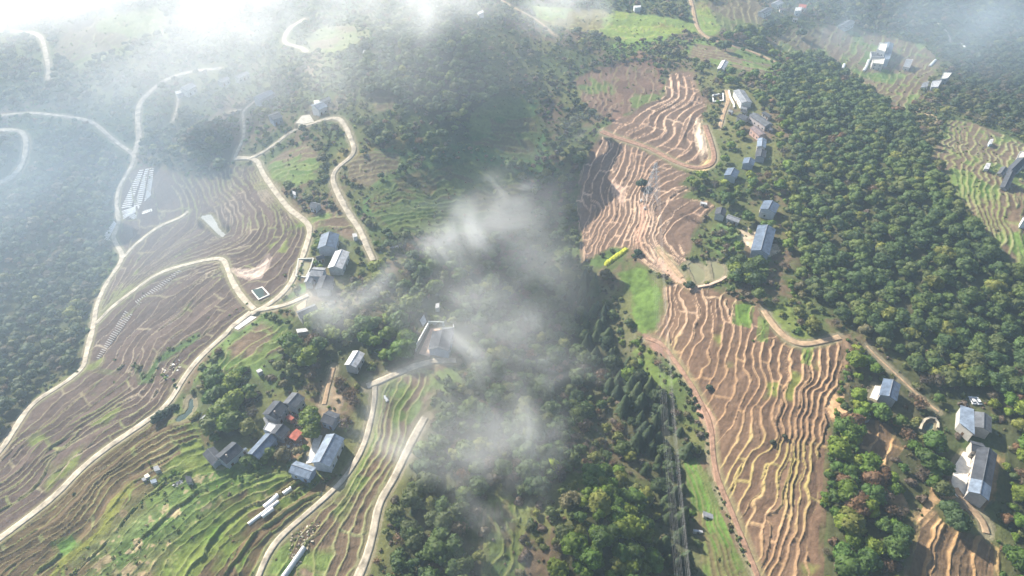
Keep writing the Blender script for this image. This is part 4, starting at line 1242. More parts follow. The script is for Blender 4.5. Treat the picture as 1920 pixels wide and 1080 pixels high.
BG = (.50, .48, .45)
HOUSES = [
    # label, ridge A, ridge B, width, eave, ridge, roof, wall, extra
    ('long two storey farmhouse with dark roof and pale concrete yard, lower right', (1856, 838), (1836, 928), 9.5, 5.6, 7.2, 'dark', (.42, .38, .35), dict(roof2='lblue', split=.72)),
    ('short dark wing at the top end of the long yard farmhouse', (1822, 832), (1848, 838), 7, 4.6, 5.8, 'dark', (.4, .36, .32), {}),
    ('dark gabled half of the blue and grey double house below the two parked cars', (1846, 772), (1844, 803), 9, 5.4, 6.8, 'grey', (.5, .42, .36), {}),
    ('small house with blue roof and pale side terrace among trees, right', (1675, 711), (1667, 743), 9.5, 5.0, 6.4, 'blue', (.3, .3, .32), {}),
    ('dark gabled farmhouse at the top of the lower left hamlet', (525, 750), (504, 779), 10.5, 5.2, 7.0, 'dark', (.36, .35, .36), dict(chimney=True)),
    ('grey roofed house right behind the topmost dark farmhouse of the lower left hamlet', (558, 735), (541, 758), 9.5, 4.8, 6.4, 'grey', (.34, .35, .36), {}),
    ('dark roofed house joined to the white flat roof in the lower left hamlet', (530, 794), (516, 814), 9, 4.6, 6.2, 'dark', (.36, .33, .32), {}),
    ('long narrow blue grey roofed house pointing down to the two isolated trees', (507, 811), (473, 853), 8.5, 4.6, 6.2, 'blue', (.30, .34, .42), {}),
    ('dark L shaped farmhouse at the lower left edge of the hamlet', (443, 829), (412, 860), 9.5, 4.8, 6.6, 'dark', (.30, .33, .38), dict(chimney=True)),
    ('low wing of the dark L shaped farmhouse with pale gable', (389, 842), (407, 862), 7, 3.6, 4.8, 'dark', (.34, .36, .4), {}),
    ('narrow pale shed under the trees left of the hamlet', (402, 765), (379, 789), 4.6, 3.0, 3.8, 'lgrey', (.4, .4, .4), dict(cat='shed')),
    ('big pale blue roofed hall at the right of the lower left hamlet', (627, 811), (600, 868), 10.8, 5.0, 7.0, 'lblue', (.40, .42, .45), {}),
    ('low white and blue cross wing below the big pale blue hall', (547, 872), (585, 883), 7.6, 4.2, 5.6, 'lblue', (.33, .38, .5), {}),
    ('small dark blue house right of the tall bamboo clump', (607, 776), (630, 784), 8.5, 4.2, 5.6, 'dark', (.25, .28, .36), {}),
    ('blue grey barn above the white roofed barn in the middle left village', (618, 433), (611, 461), 13, 5.0, 7.2, 'blue', (.36, .38, .42), {}),
    ('bright white roofed barn in the middle left village', (641, 466), (627, 500), 10.5, 4.8, 6.4, 'white', (.5, .5, .48), {}),
    ('blue walled house facing the tan pond in the middle left village', (583, 506), (607, 506), 9.5, 5.0, 6.4, 'lgrey', (.24, .30, .40), {}),
    ('narrow pale wing beside the tan pond house', (585, 508), (576, 528), 5.5, 4.4, 5.4, 'lgrey', (.35, .37, .4), {}),
    ('dark tiled house right of the tan pond house', (612, 514), (603, 540), 10, 4.8, 6.4, 'dark', (.32, .30, .30), {}),
    ('long low grey house at the end of the short path from the junction', (558, 589), (592, 571), 8, 3.8, 5.2, 'grey', (.38, .36, .34), {}),
    ('small grey shed between the tan pond and the blue grey barn', (592, 483), (607, 477), 5, 3, 4, 'dark', (.3, .3, .3), dict(cat='shed')),
    ('dark roofed farmhouse inside the walled compound', (830, 619), (821, 650), 13, 5.4, 7.4, 'dark', (.25, .30, .38), dict(roof2='grey', split=.9)),
    ('dark cross wing behind the compound farmhouse', (829, 616), (851, 618), 7, 4.6, 6, 'grey', (.3, .3, .33), {}),
    ('small house with white roof in the wood above the lower left hamlet', (672, 656), (656, 685), 8, 4.8, 6.0, 'white', (.36, .34, .33), {}),
    ('white terraced farmhouse at the top of the right village street', (1386, 166), (1401, 190), 13, 5.2, 6.8, 'lgrey', (.68, .66, .62), {}),
    ('little pale roofed hut below the white terraced farmhouse', (1390, 199), (1402, 201), 6, 3.6, 4.8, 'lgrey', (.4, .4, .4), {}),
    ('dark hip house with pale eave line in the middle of the right village street', (1386, 214), (1403, 219), 10, 4.8, 6.2, 'dark', (.42, .40, .40), {}),
    ('long two part house with grey roof facing down in the right village street', (1412, 213), (1444, 230), 11, 5.6, 7.2, 'grey', (.40, .36, .36), dict(chimney=True)),
    ('brown roofed house with red wall in the right village street', (1414, 236), (1432, 250), 10, 5.0, 6.4, 'brown', (.45, .30, .26), {}),
    ('pale blue roofed end house of the right village street', (1430, 257), (1428, 274), 9, 5.2, 6.6, 'lblue', (.46, .44, .42), {}),
    ('dark shaded house below the pale blue end house', (1429, 278), (1426, 293), 10, 4.6, 6.0, 'dark', (.3, .3, .32), {}),
    ('dark blue house among trees below the right village street', (1407, 294), (1403, 306), 11, 4.8, 6.4, 'blue', (.25, .28, .35), {}),
    ('blue grey house beside the bend of the sandy track', (1377, 313), (1369, 329), 12, 5.0, 6.8, 'blue', (.34, .37, .42), {}),
    ('tiny grey hut beside the white retaining wall', (1368, 205), (1375, 208), 5, 3, 4, 'lgrey', (.36, .38, .4), dict(cat='hut')),
    ('lone white roofed house on the green slope above the right village', (1360, 114), (1352, 126), 9, 4.5, 6, 'white', (.4, .4, .42), {}),
    ('grey roofed house with white lower terrace above the long blue roofed hall', (1449, 374), (1440, 393), 12, 5.2, 6.8, 'blue', (.4, .42, .46), {}),
    ('long steel blue roofed hall with shaded side beside the right forest', (1440, 419), (1426, 470), 13, 5.4, 7.4, 'blue', (.28, .32, .4), {}),
    ('dark little house left of the long steel blue hall', (1354, 387), (1350, 401), 8, 4.0, 5.4, 'dark', (.4, .4, .4), {}),
    ('low light grey shed left of the long steel blue hall', (1364, 403), (1388, 411), 6, 3.2, 4.2, 'lgrey', (.42, .4, .37), dict(cat='shed')),
    ('long thin pale roofed farmhouse on the hazy hill, upper left', (507, 165), (480, 184), 11, 5, 6.8, 'lblue', (.3, .32, .36), {}),
    ('pale roofed farmhouse below the long arc of road, upper left', (360, 154), (342, 167), 12, 5, 6.6, 'lgrey', (.5, .5, .48), {}),
    ('narrow pale roof in haze above the arc road houses', (426, 142), (410, 152), 8, 4, 5.2, 'lgrey', (.4, .4, .42), {}),
    ('faint pale roof highest on the hazy hill beside the arc road', (463, 132), (442, 145), 8, 4, 5.2, 'lgrey', (.45, .45, .42), {}),
    ('dark walled house in haze below the long thin farmhouse', (524, 209), (506, 219), 12, 5, 6.4, 'grey', (.2, .23, .3), {}),
    ('white roofed house at the head of the hill village road', (606, 188), (589, 201), 13, 5, 6.6, 'lblue', (.5, .5, .5), {}),
    ('slim pale roof behind the head house of the hill village road', (617, 178), (601, 190), 6, 4, 5, 'lgrey', (.4, .4, .42), {}),
    ('small grey hut in scrub above the middle left village', (583, 380), (597, 383), 7, 3.4, 4.8, 'grey', (.4, .4, .4), dict(cat='hut')),
    ('tiny white hut on the hazy slope, upper middle', (682, 96), (692, 93), 7, 3, 4.2, 'white', (.6, .6, .6), dict(cat='hut')),
    ('red roofed house at the top edge of the photo', (1500, 6), (1513, 10), 15, 5, 6.8, 'red', (.62, .6, .58), {}),
    ('grey roofed house at the top edge left of the red roof', (1443, 14), (1428, 22), 11, 5, 6.4, 'grey', (.5, .5, .48), {}),
    ('pale roofed house touching the top edge left of the red roof', (1452, 5), (1464, 2), 12, 5, 6.4, 'lgrey', (.55, .55, .5), {}),
    ('lone grey house above the striped fields, upper right', (1597, 38), (1580, 46), 13, 5, 6.6, 'grey', (.42, .42, .42), {}),
    ('blue grey tower block of the compound in the striped fields', (1668, 80), (1664, 98), 12, 6.5, 8, 'blue', (.25, .32, .45), {}),
    ('dark roofed house at the right edge below the cream roof', (1914, 305), (1896, 314), 9, 4.6, 6.8, 'dark', (.4, .4, .42), {}),
    ('long dark roofed house running down at the right edge', (1895, 326), (1887, 345), 7, 4.2, 5.4, 'dark', (.36, .36, .4), {}),
    ('tiny dark hut just above the dark hip house in the right village street', (1393, 206), (1402, 208), 6, 3.4, 4.4, 'dark', (.4, .4, .4), dict(cat='hut')),
    ('narrow dark wing behind the long two part house in the right village street', (1432, 209), (1446, 216), 6, 3.6, 4.8, 'dark', (.35, .33, .33), {}),
    ('small grey shed between the brown roofed house and the long two part house', (1440, 238), (1450, 241), 5, 3, 4, 'grey', (.36, .34, .34), dict(cat='shed')),
    ('little brown roofed hut beside the top edge grey house', (1462, 14), (1471, 16), 7, 3.5, 4.8, 'brown', (.45, .42, .4), dict(cat='hut')),
    ('small grey hut below the red roofed house at the top edge', (1487, 32), (1496, 35), 7, 3.2, 4.4, 'lgrey', (.45, .42, .4), dict(cat='hut')),
    ('small grey hut left of the dark roofed houses at the right edge', (1878, 322), (1884, 316), 6, 3, 4, 'grey', (.36, .34, .34), dict(cat='hut')),
]
for row in HOUSES:
    lab, A, B, w, ea, ri, rf, wl, ex = row
    ex = dict(ex)
    cat = ex.pop('cat', 'house')
    nm = {'house': 'farmhouse', 'shed': 'shed', 'hut': 'hut'}[cat]
    gable(nm, lab, A, B, w, ea, ri, rf, wl, cat=cat, **ex)

FL = [
    ('flat white roofed house in the middle of the lower left hamlet', [(502, 791), (522, 796), (511, 812), (494, 806)], 5, 'white', (.5, .5, .5), .25, 'house'),
    ('white flat terrace block attached to the grey roofed house above the long blue hall', [(1426, 388), (1444, 392), (1442, 402), (1427, 399)], 3.4, 'white', (.45, .45, .45), .3, 'house'),
    ('cream flat roofed main block of the compound in the striped fields', [(1649, 80), (1663, 84), (1659, 99), (1645, 92)], 8, 'cream', (.5, .5, .5), .5, 'house'),
    ('cream flat roofed lower block of the compound in the striped fields', [(1636, 111), (1658, 112), (1656, 121), (1637, 117)], 6, 'cream', (.5, .45, .42), .5, 'house'),
    ('light blue flat roofed block between the cream blocks of the compound', [(1661, 101), (1671, 102), (1667, 112), (1659, 111)], 6.5, 'lblue', (.3, .36, .46), .4, 'house'),
    ('dark roofed middle block of the compound in the striped fields', [(1633, 95), (1658, 100), (1656, 109), (1634, 106)], 4, 'dark', (.4, .4, .42), .4, 'house'),  # recessed courtyard, no house: its shade is put in as a dark block
    ('small white house right of the compound in the striped fields', [(1699, 112), (1711, 114), (1706, 126), (1694, 123)], 4, 'lgrey', (.5, .45, .45), .3, 'house'),
    ('cream roofed house in blue haze, upper of the pair at the far right wood', [(1769, 137), (1784, 139), (1777, 146), (1764, 146)], 6, 'cream', (.3, .32, .36), .4, 'house'),
    ('white roofed house in blue haze, lower of the pair at the far right wood', [(1748, 153), (1765, 153), (1759, 162), (1747, 161)], 4.5, 'white', (.4, .42, .44), .3, 'house'),
    ('little pale annex left of the pair of hazy houses at the far right wood', [(1730, 156), (1741, 154), (1740, 161), (1727, 162)], 3, 'lgrey', (.5, .5, .5), 0, 'house'),
    ('cream flat roofed house at the right edge of the photo', [(1910, 288), (1935, 290), (1935, 304), (1905, 300)], 6, 'cream', (.45, .42, .4), .4, 'house'),
    ('white walled house cut by the right edge of the photo below the cream roof', [(1918, 408), (1940, 408), (1940, 414), (1918, 414)], 5, 'white', (.6, .6, .6), .4, 'house'),
    ('tiny white hut alone in the green terraces at the right', [(1849, 307), (1857, 309), (1855, 315), (1847, 313)], 3, 'white', (.5, .5, .5), 0, 'hut'),
    ('tiny blue white hut among the trees above the right edge house', [(1856, 262), (1862, 262), (1861, 268), (1856, 268)], 3, 'white', (.4, .5, .6), 0, 'hut'),
    ('white block beside the red roof at the top edge', [(1492, 13), (1504, 14), (1501, 21), (1491, 19)], 5, 'white', (.55, .55, .55), 0, 'house'),
    ('small white shed beside the road, middle left', [(660, 438), (668, 437), (670, 443), (663, 445)], 3, 'white', (.5, .5, .5), 0, 'shed'),
    ('small white shed in the trees right of the striped plastic rows', [(548, 358), (554, 359), (554, 366), (549, 364)], 3, 'white', (.5, .5, .5), 0, 'shed'),
    ('white shed behind the walled compound', [(817, 569), (824, 569), (823, 577), (816, 577)], 3, 'white', (.5, .5, .5), 0, 'shed'),
    ('white tarpaulin roofed shelter in trees below the road junction', [(555, 618), (574, 614), (578, 620), (558, 625)], 2.6, 'white', (.3, .3, .3), 0, 'shed'),
    ('tiny white hut in the scrub below the road junction', [(480, 695), (488, 690), (492, 694), (484, 700)], 2.6, 'white', (.4, .4, .4), 0, 'hut'),
    ('white slab roofed hut at the very top, left of centre', [(335, 2), (352, 4), (350, 12), (340, 10)], 5, 'white', (.5, .5, .5), 0, 'hut'),
    ('white hut deep in the fog, upper left', [(415, 30), (423, 29), (422, 37), (416, 36)], 4, 'white', (.5, .5, .5), 0, 'hut'),
    ('white roof at the top edge in the upper left fog', [(58, 2), (80, 3), (78, 8), (60, 8)], 4, 'white', (.5, .5, .5), 0, 'house'),
    ('white hut on the misty slope at the top, centre', [(895, 22), (905, 20), (907, 24), (897, 26)], 4, 'white', (.5, .5, .5), 0, 'hut'),
    ('white hut on the yellow green field at the top, right of centre', [(1188, 10), (1202, 9), (1202, 14), (1190, 15)], 4, 'white', (.5, .5, .5), 0, 'hut'),
    ('white block at the foot of the arc road farmhouse, upper left', [(328, 172), (340, 167), (344, 172), (332, 178)], 3.5, 'white', (.5, .5, .5), 0, 'shed'),
    ('pale block beside the head house of the hill village road', [(588, 190), (597, 186), (600, 191), (591, 196)], 4, 'cream', (.5, .5, .5), 0, 'shed'),
    ('grey roofed shed with black doorway in the lower left terraces', [(347, 893), (358, 893), (360, 903), (350, 905)], 2.6, 'dark', (.3, .3, .3), 0, 'shed'),
    ('white roofed box shed in the lower left terraces', [(287, 876), (296, 872), (300, 880), (290, 884)], 2.2, 'lgrey', (.4, .4, .4), 0, 'shed'),
    ('small cream shed left of the white roofed box shed', [(270, 892), (277, 887), (281, 892), (273, 897)], 2, 'cream', (.4, .4, .4), 0, 'shed'),
    ('smallest pale lean to left of the cream shed', [(265, 898), (271, 894), (274, 899), (268, 902)], 1.8, 'lgrey', (.4, .4, .4), 0, 'shed'),
    ('pale blue covered pit right of the small cream shed', [(281, 901), (292, 897), (294, 903), (284, 907)], 1.2, 'lblue', (.4, .4, .4), 0, 'shed'),
]
for lab, q, hg, rc, wl, pa, cat in FL:
    flatroof({'house': 'flat_roofed_house', 'shed': 'shed', 'hut': 'hut'}[cat], lab, q, hg, rc, wl, cat, pa, win=cat == 'house')
shed_roof('house_annex', 'pale blue sheet roofed half of the double house below the two parked cars', [(1801, 759), (1827, 766), (1827, 816), (1798, 793)], (5.2, 5.8, 5.8, 5.2), 'lblue', cat='house')
shed_roof('tile_shed', 'broken red tiled shed beside the dark joined house', [(556, 803), (567, 810), (554, 827), (538, 820)], (3.2, 3.4, 2.9, 2.6), 'red', (.35, .2, .15))
shed_roof('tile_shed', 'rusty red shed roof behind the tall bamboo clump', [(541, 776), (552, 783), (546, 789), (535, 783)], (3, 3, 2.6, 2.6), 'red', (.35, .2, .15))
shed_roof('lean_to', 'pale little lean to between the dark farmhouse and the white flat roof', [(493, 784), (500, 780), (506, 787), (498, 795)], (3, 3.2, 3, 2.8), 'lgrey')
shed_roof('lean_to', 'grey lean to right of the dark L shaped farmhouse', [(449, 846), (461, 838), (463, 841), (451, 849)], (2.8, 2.8, 2.6, 2.6), 'lblue')
shed_roof('shed', 'white sheeted shelter in the green strip beside the power lines', [(1317, 960), (1338, 962), (1338, 971), (1318, 970)], (1.6, 1.6, 1.4, 1.4), 'lgrey')
shed_roof('shed', 'thin white shelter roof under the power lines', [(1299, 994), (1318, 993), (1319, 997), (1300, 998)], (1.6, 1.6, 1.4, 1.4), 'white')
shed_roof('shed', 'tiny striped shelter above the small terraced field right of the pylon', [(1313, 378), (1326, 380), (1326, 384), (1313, 382)], (2, 2, 1.8, 1.8), 'white')


# ------------------------------------------------------------------ rubble by the red sheds
def rubble(label, poly, n, seed, cols):
    r = np.random.default_rng(seed)
    P = W2(poly)
    lo, hi = P.min(0), P.max(0)
    base = P.mean(0)
    bz = float(h0(base[0], base[1]))
    mb = MB()
    cl = []
    k = 0
    while k < n:
        q = lo + (hi - lo) * r.random(2)
        if not inside(np.array([q[0]]), np.array([q[1]]), P)[0]:
            continue
        k += 1
        s = r.uniform(.15, .55)
        zz = float(h0(q[0], q[1])) - bz
        a = r.uniform(0, 3.14)
        u, v = np.array([math.cos(a), math.sin(a)]) * s, np.array([-math.sin(a), math.cos(a)]) * s * r.uniform(.3, 1)
        c0 = q - base
        t = r.uniform(-.3, .3)
        pts = [c0 - u - v, c0 + u - v, c0 + u + v, c0 - u + v]
        hh = r.uniform(.1, .4)
        vs = [(p[0], p[1], zz - .3) for p in pts] + [(p[0] * 1.0, p[1], zz + hh + t * (1 if i in (0, 1) else -1)) for i, p in enumerate(pts)]
        mb.add(vs, [(0, 3, 2, 1), (4, 5, 6, 7), (0, 1, 5, 4), (1, 2, 6, 5), (2, 3, 7, 6), (3, 0, 4, 7)])
        cl += [cols[r.integers(len(cols))]] * 8
    me = mesh_from('rubble', mb.v, mb.f, M['rubble'])
    set_col(me, np.array(cl))
    o = link('rubble', me, None, (base[0], base[1], bz))
    tag(o, label, kind='stuff')


RC = [(.36, .12, .08), (.5, .42, .36), (.3, .2, .13), (.62, .6, .56), (.22, .17, .13), (.4, .2, .13)]
rubble('red and pale building rubble beside the hamlet', [(535, 775), (560, 762), (572, 775), (568, 800), (556, 803), (545, 790)], 160, 1, RC)
rubble('brown rubble and broken tiles below the red shed', [(520, 840), (545, 828), (565, 822), (568, 835), (540, 855), (520, 860), (510, 850)], 220, 2, RC[1:])
rubble('pale stone rows on the green slope at the bottom', [(545, 1000), (575, 985), (600, 975), (590, 1010), (560, 1060), (540, 1070)], 120, 3, [(.42, .38, .3), (.3, .26, .18), (.12, .14, .05)])
rubble('white scraps in the terrace beside the road', [(302, 690), (320, 680), (335, 672), (340, 690), (318, 712), (305, 705)], 40, 4, [(.6, .6, .58), (.45, .4, .33)])
rubble('grey tarpaulin heap in the lower left terraces', [(322, 905), (340, 900), (346, 908), (328, 916)], 30, 5, [(.35, .35, .38), (.12, .12, .13)])


# ------------------------------------------------------------------ plastic covers and tunnels
def tunnel(name, label, pts, w, h, cat, group=None, mat='film'):
    P = np.array([unproj(a, b) for a, b in smooth_px(pts, 1 if len(pts) > 2 else 0)])
    base = P[0]
    T = np.gradient(P[:, :2], axis=0)
    T /= np.hypot(T[:, 0], T[:, 1])[:, None]
    N_ = np.stack([-T[:, 1], T[:, 0]], -1)
    ring = [(math.cos(a), math.sin(a)) for a in np.linspace(0, math.pi, 7)]
    V = []
    for p, n in zip(P, N_):
        for c_, s_ in ring:
            V.append((p[0] - base[0] + n[0] * c_ * w / 2, p[1] - base[1] + n[1] * c_ * w / 2, p[2] - base[2] - .15 + .15 + (s_ * h if s_ > .01 else -.4)))
    k = len(ring)
    fs = []
    for i in range(len(P) - 1):
        for j in range(k - 1):
            fs.append((i * k + j, (i + 1) * k + j, (i + 1) * k + j + 1, i * k + j + 1))
    fs.append(tuple(range(k)))
    fs.append(tuple(range((len(P) - 1) * k, len(P) * k))[::-1])
    me = mesh_from(name, V, fs, M[mat])
    o = link(name, me, None, tuple(base))
    tag(o, label, cat, group)
    return o


tunnel('plastic_tunnel', 'longest white plastic tunnel in the lower left terraces', [(466, 984), (495, 962), (523, 941)], 1.8, 1.1, 'plastic tunnel')
tunnel('plastic_tunnel', 'short white plastic tunnel just right of the longest one', [(492, 970), (513, 954)], 1.8, 1.1, 'plastic tunnel')
tunnel('plastic_tunnel', 'grey white plastic tunnel beside the bottom edge of the photo', [(530, 1085), (548, 1060), (562, 1040), (571, 1027)], 2.2, 1.4, 'plastic tunnel')
tunnel('plastic_tunnel', 'broken pale plastic tunnel above the longest one', [(495, 951), (508, 941), (521, 928)], 2.2, .8, 'plastic tunnel')
tunnel('plastic_tunnel', 'small pale plastic tunnel near the wing of the pale blue hall', [(531, 926), (546, 915)], 2.0, .8, 'plastic tunnel')
tunnel('plastic_tunnel', 'long white plastic tunnel in front of the far compound', [(1629, 113), (1625, 124), (1619, 134)], 2.6, 1.3, 'plastic tunnel')
tunnel('plastic_tunnel', 'short white plastic tunnel at the left side of the striped fields', [(1583, 121), (1580, 129)], 2.6, 1.3, 'plastic tunnel')
tunnel('plastic_tunnel', 'curved white plastic tunnel at the right side of the striped fields', [(1754, 113), (1748, 119), (1743, 125)], 2.6, 1.3, 'plastic tunnel')
tunnel('plastic_tunnel', 'narrow white tunnel in blue haze near the top right', [(1803, 80), (1811, 92)], 2.4, 1.2, 'plastic tunnel')
tunnel('plastic_tunnel', 'white tunnel beside the trees right of the hill village road', [(721, 743), (727, 753), (731, 740)][:2], 1.6, .8, 'plastic tunnel')
tunnel('plastic_tunnel', 'thin white tunnel under the trees in the middle of the misty slope', [(731, 464), (747, 463)], 1.8, .8, 'plastic tunnel')
# rows of mulch film on the strips beside the left road
nrow = 0


def film_rows(a0, a1, b0, b1, n, rows_label, frac=(.04, .96), w=.9, group=None, mat='film'):
    a0, a1, b0, b1 = [np.array(q, float) for q in (a0, a1, b0, b1)]
    for i in range(n):
        t = (i + .5) / n
        L = a0 + (a1 - a0) * t
        R = b0 + (b1 - b0) * t
        j = random.uniform(-.03, .03)
        p, q = L + (R - L) * (frac[0] + j), L + (R - L) * (frac[1] + j)
        tunnel('plastic_row_cover', rows_label, [tuple(p), tuple(q)], w, .35, 'row cover', group, mat)


film_rows((262, 318), (226, 392), (270, 317), (246, 389), 18, 'white plastic row cover in the first strip beside the left road', w=1.0, group='row covers beside the left road')
film_rows((273, 316), (251, 388), (280, 315), (266, 385), 18, 'white plastic row cover in the middle strip beside the left road', w=1.0, group='row covers in the middle strip')
film_rows((282, 314), (270, 380), (289, 315), (283, 366), 15, 'white plastic row cover in the outer strip beside the left road', w=1.0, group='row covers in the outer strip')
film_rows((228, 396), (231, 412), (262, 384), (264, 392), 6, 'long white plastic row cover at the foot of the strips', w=1.1, group='long row covers at the foot of the strips')
film_rows((234, 404), (250, 412), (246, 397), (260, 406), 5, 'short white plastic row cover below the strips', w=1.0, group='short row covers below the strips')
film_rows((262, 398), (285, 391), (268, 402), (286, 396), 6, 'tiny white plastic row cover right of the strips', w=1.0, group='tiny row covers right of the strips')
film_rows((214, 414), (192, 446), (219, 420), (205, 446), 11, 'white plastic row cover left of the left road', w=1.0, group='row covers left of the left road')
film_rows((194, 448), (205, 455), (200, 444), (210, 452), 4, 'white plastic row cover at the lowest corner left of the left road', w=1.0, group='lowest row covers left of the road')
film_rows((180, 672), (235, 582), (187, 674), (250, 590), 24, 'thin grey plastic strip in the terrace inside the left road', w=.55, mat='film_grey', group='grey film strips inside the left road')
film_rows((252, 566), (335, 506), (260, 573), (343, 508), 22, 'thin grey plastic strip below the middle lane', w=.55, mat='film_grey', group='grey film strips below the middle lane')


# ------------------------------------------------------------------ cars
def car(label, p, rz, col):
    c = unproj(*p)
    root = bpy.data.objects.new('parked_car', None)
    COL.objects.link(root)
    root.location = c
    root.rotation_euler = (0, 0, rz)
    tag(root, label, 'car', 'cars parked above the double house')
    L, Wd = 4.5, 1.8
    prof = [(-2.25, .35), (-2.2, .85), (-1.9, 1.0), (1.0, .98), (2.1, .78), (2.25, .35)]
    vs = [(x, -Wd / 2, z) for x, z in prof] + [(x, Wd / 2, z) for x, z in prof]
    n = len(prof)
    fs = [(i, (i + 1) % n, n + (i + 1) % n, n + i)[::-1] for i in range(n)] + [tuple(range(n)), tuple(range(n, 2 * n))[::-1]]
    b = MB().add(vs, fs).build('body', M['paint'], root)
    b.color = (*col, 1)
    cab = [(-1.8, 1.0), (-1.45, 1.42), (.2, 1.45), (1.0, .98)]
    vs = [(x, -.78 if z < 1.2 else -.62, z + .003) for x, z in cab] + [(x, .78 if z < 1.2 else .62, z + .003) for x, z in cab]
    fs = [(i, (i + 1) % 4, 4 + (i + 1) % 4, 4 + i)[::-1] for i in range(4)] + [(0, 1, 2, 3), (7, 6, 5, 4)]
    MB().add(vs, fs).build('windscreen', M['glass'], root)
    r = MB().box(-1.4, -.6, 1.46, .15, .6, 1.50).build('roof_panel', M['paint'], root)
    r.color = (*col, 1)
    for sx in (-1.35, 1.4):
        for sy in (-.8, .8):
            MB().bar((sx, sy - .12, .33), (sx, sy + .12, .33), .33, 10).build('wheel', M['tyre'], root)
    for sy in (-.6, .6):
        MB().box(2.2, sy - .2, .55, 2.27, sy + .2, .72).build('headlight', M['film'], root)


car('white car on the left of the two parked above the double house', (1822, 752), 1.5, (.75, .75, .77))
car('silver white car on the right of the two parked above the double house', (1832, 753), 1.58, (.6, .63, .68))


# ------------------------------------------------------------------ pylon and cables
def pylon(label, p, hgt, rz, z=None):
    c = unproj(*p) if z is None else np.array([*p, z])
    root = bpy.data.objects.new('power_pylon', None)
    COL.objects.link(root)
    root.location = tuple(c)
    root.rotation_euler = (0, 0, rz)
    tag(root, label, 'pylon')
    b = 3.6
    tw = MB()

    def wd(z):
        return b * (1 - z / hgt) ** 1.15 + .55
    lv = [0, 5, 10, 14.5, 18.5, 22, 25, hgt]
    for z0, z1 in zip(lv[:-1], lv[1:]):
        w0, w1 = wd(z0), wd(z1)
        cn = [(1, 1), (-1, 1), (-1, -1), (1, -1)]
        for i in range(4):
            a, d = cn[i], cn[(i + 1) % 4]
            tw.bar((a[0] * w0, a[1] * w0, z0), (a[0] * w1, a[1] * w1, z1), .09)
            tw.bar((a[0] * w0, a[1] * w0, z0), (d[0] * w1, d[1] * w1, z1), .055)
            tw.bar((d[0] * w0, d[1] * w0, z0), (a[0] * w1, a[1] * w1, z1), .055)
            tw.bar((a[0] * w1, a[1] * w1, z1), (d[0] * w1, d[1] * w1, z1), .055)
    tw.build('lattice_tower', M['steel'], root)
    for z, l in ((19, 3.4), (22.6, 3.0), (26, 2.4)):
        m = MB()
        for s in (-1, 1):
            m.bar((0, -.4, z), (s * l, 0, z + .2), .1)
            m.bar((0, .4, z), (s * l, 0, z + .2), .1)
            m.bar((0, 0, z + 1.3), (s * l, 0, z + .3), .08)
        m.build('crossarm', M['steel'], root)
    for q in ((1, 1), (-1, 1), (-1, -1), (1, -1)):
        w = wd(0)
        MB().box(q[0] * w - .5, q[1] * w - .5, -1.5, q[0] * w + .5, q[1] * w + .5, .25).build('footing', M['yard'], root).color = (.5, .5, .48, 1)
    return c


pc = pylon('grey lattice power pylon standing in the pink terraces', (1218, 381), 29, .12)
e0 = unproj(1296, 1120, 0)
e1 = unproj(1300, 1260, 26)
ends = np.array([e1[0], e1[1], e1[2] + 0.])
k = 0
sides = ['left', 'right']
names = {0: 'lower', 1: 'middle', 2: 'upper'}
for lvl, (z, l) in enumerate(((19, 3.4), (22.6, 3.0), (26, 2.4))):
    for s in (-1, 1):
        for dbl in (0, 1):
            a = np.array([pc[0] + s * l * (1 if dbl == 0 else .72), pc[1], pc[2] + z - 1.2])
            bq = ends + np.array([s * (l * .62) * (1 if dbl == 0 else .72), 0, (lvl - 1) * 3.6])
            mb = MB()
            prev = None
            for i in range(41):
                t = i / 40
                p = a + (bq - a) * t
                p[2] -= 9.0 * 4 * t * (1 - t)
                p = p - pc
                if prev is not None:
                    mb.bar(prev, p, .013, 3)
                prev = p.copy()
            o = mb.build('power_cable', M['cable'], None, tuple(pc))
            tag(o, '%s %s power cable of the line running down from the pylon' % (('outer' if dbl == 0 else 'inner') + ' ' + names[lvl], 'left hand' if s < 0 else 'right hand'), 'cable', 'cables of the power line')
mb = MB()
a = pc + np.array([0, 0, 29.])
bq = ends + np.array([0, 0, 9.])
prev = None
for i in range(41):
    t = i / 40
    p = a + (bq - a) * t
    p[2] -= 7.0 * 4 * t * (1 - t)
    p = p - pc
    if prev is not None:
        mb.bar(prev, p, .010, 3)
    prev = p.copy()
o = mb.build('earth_cable', M['cable'], None, tuple(pc))
tag(o, 'thin single earth wire above the power cables', 'cable')


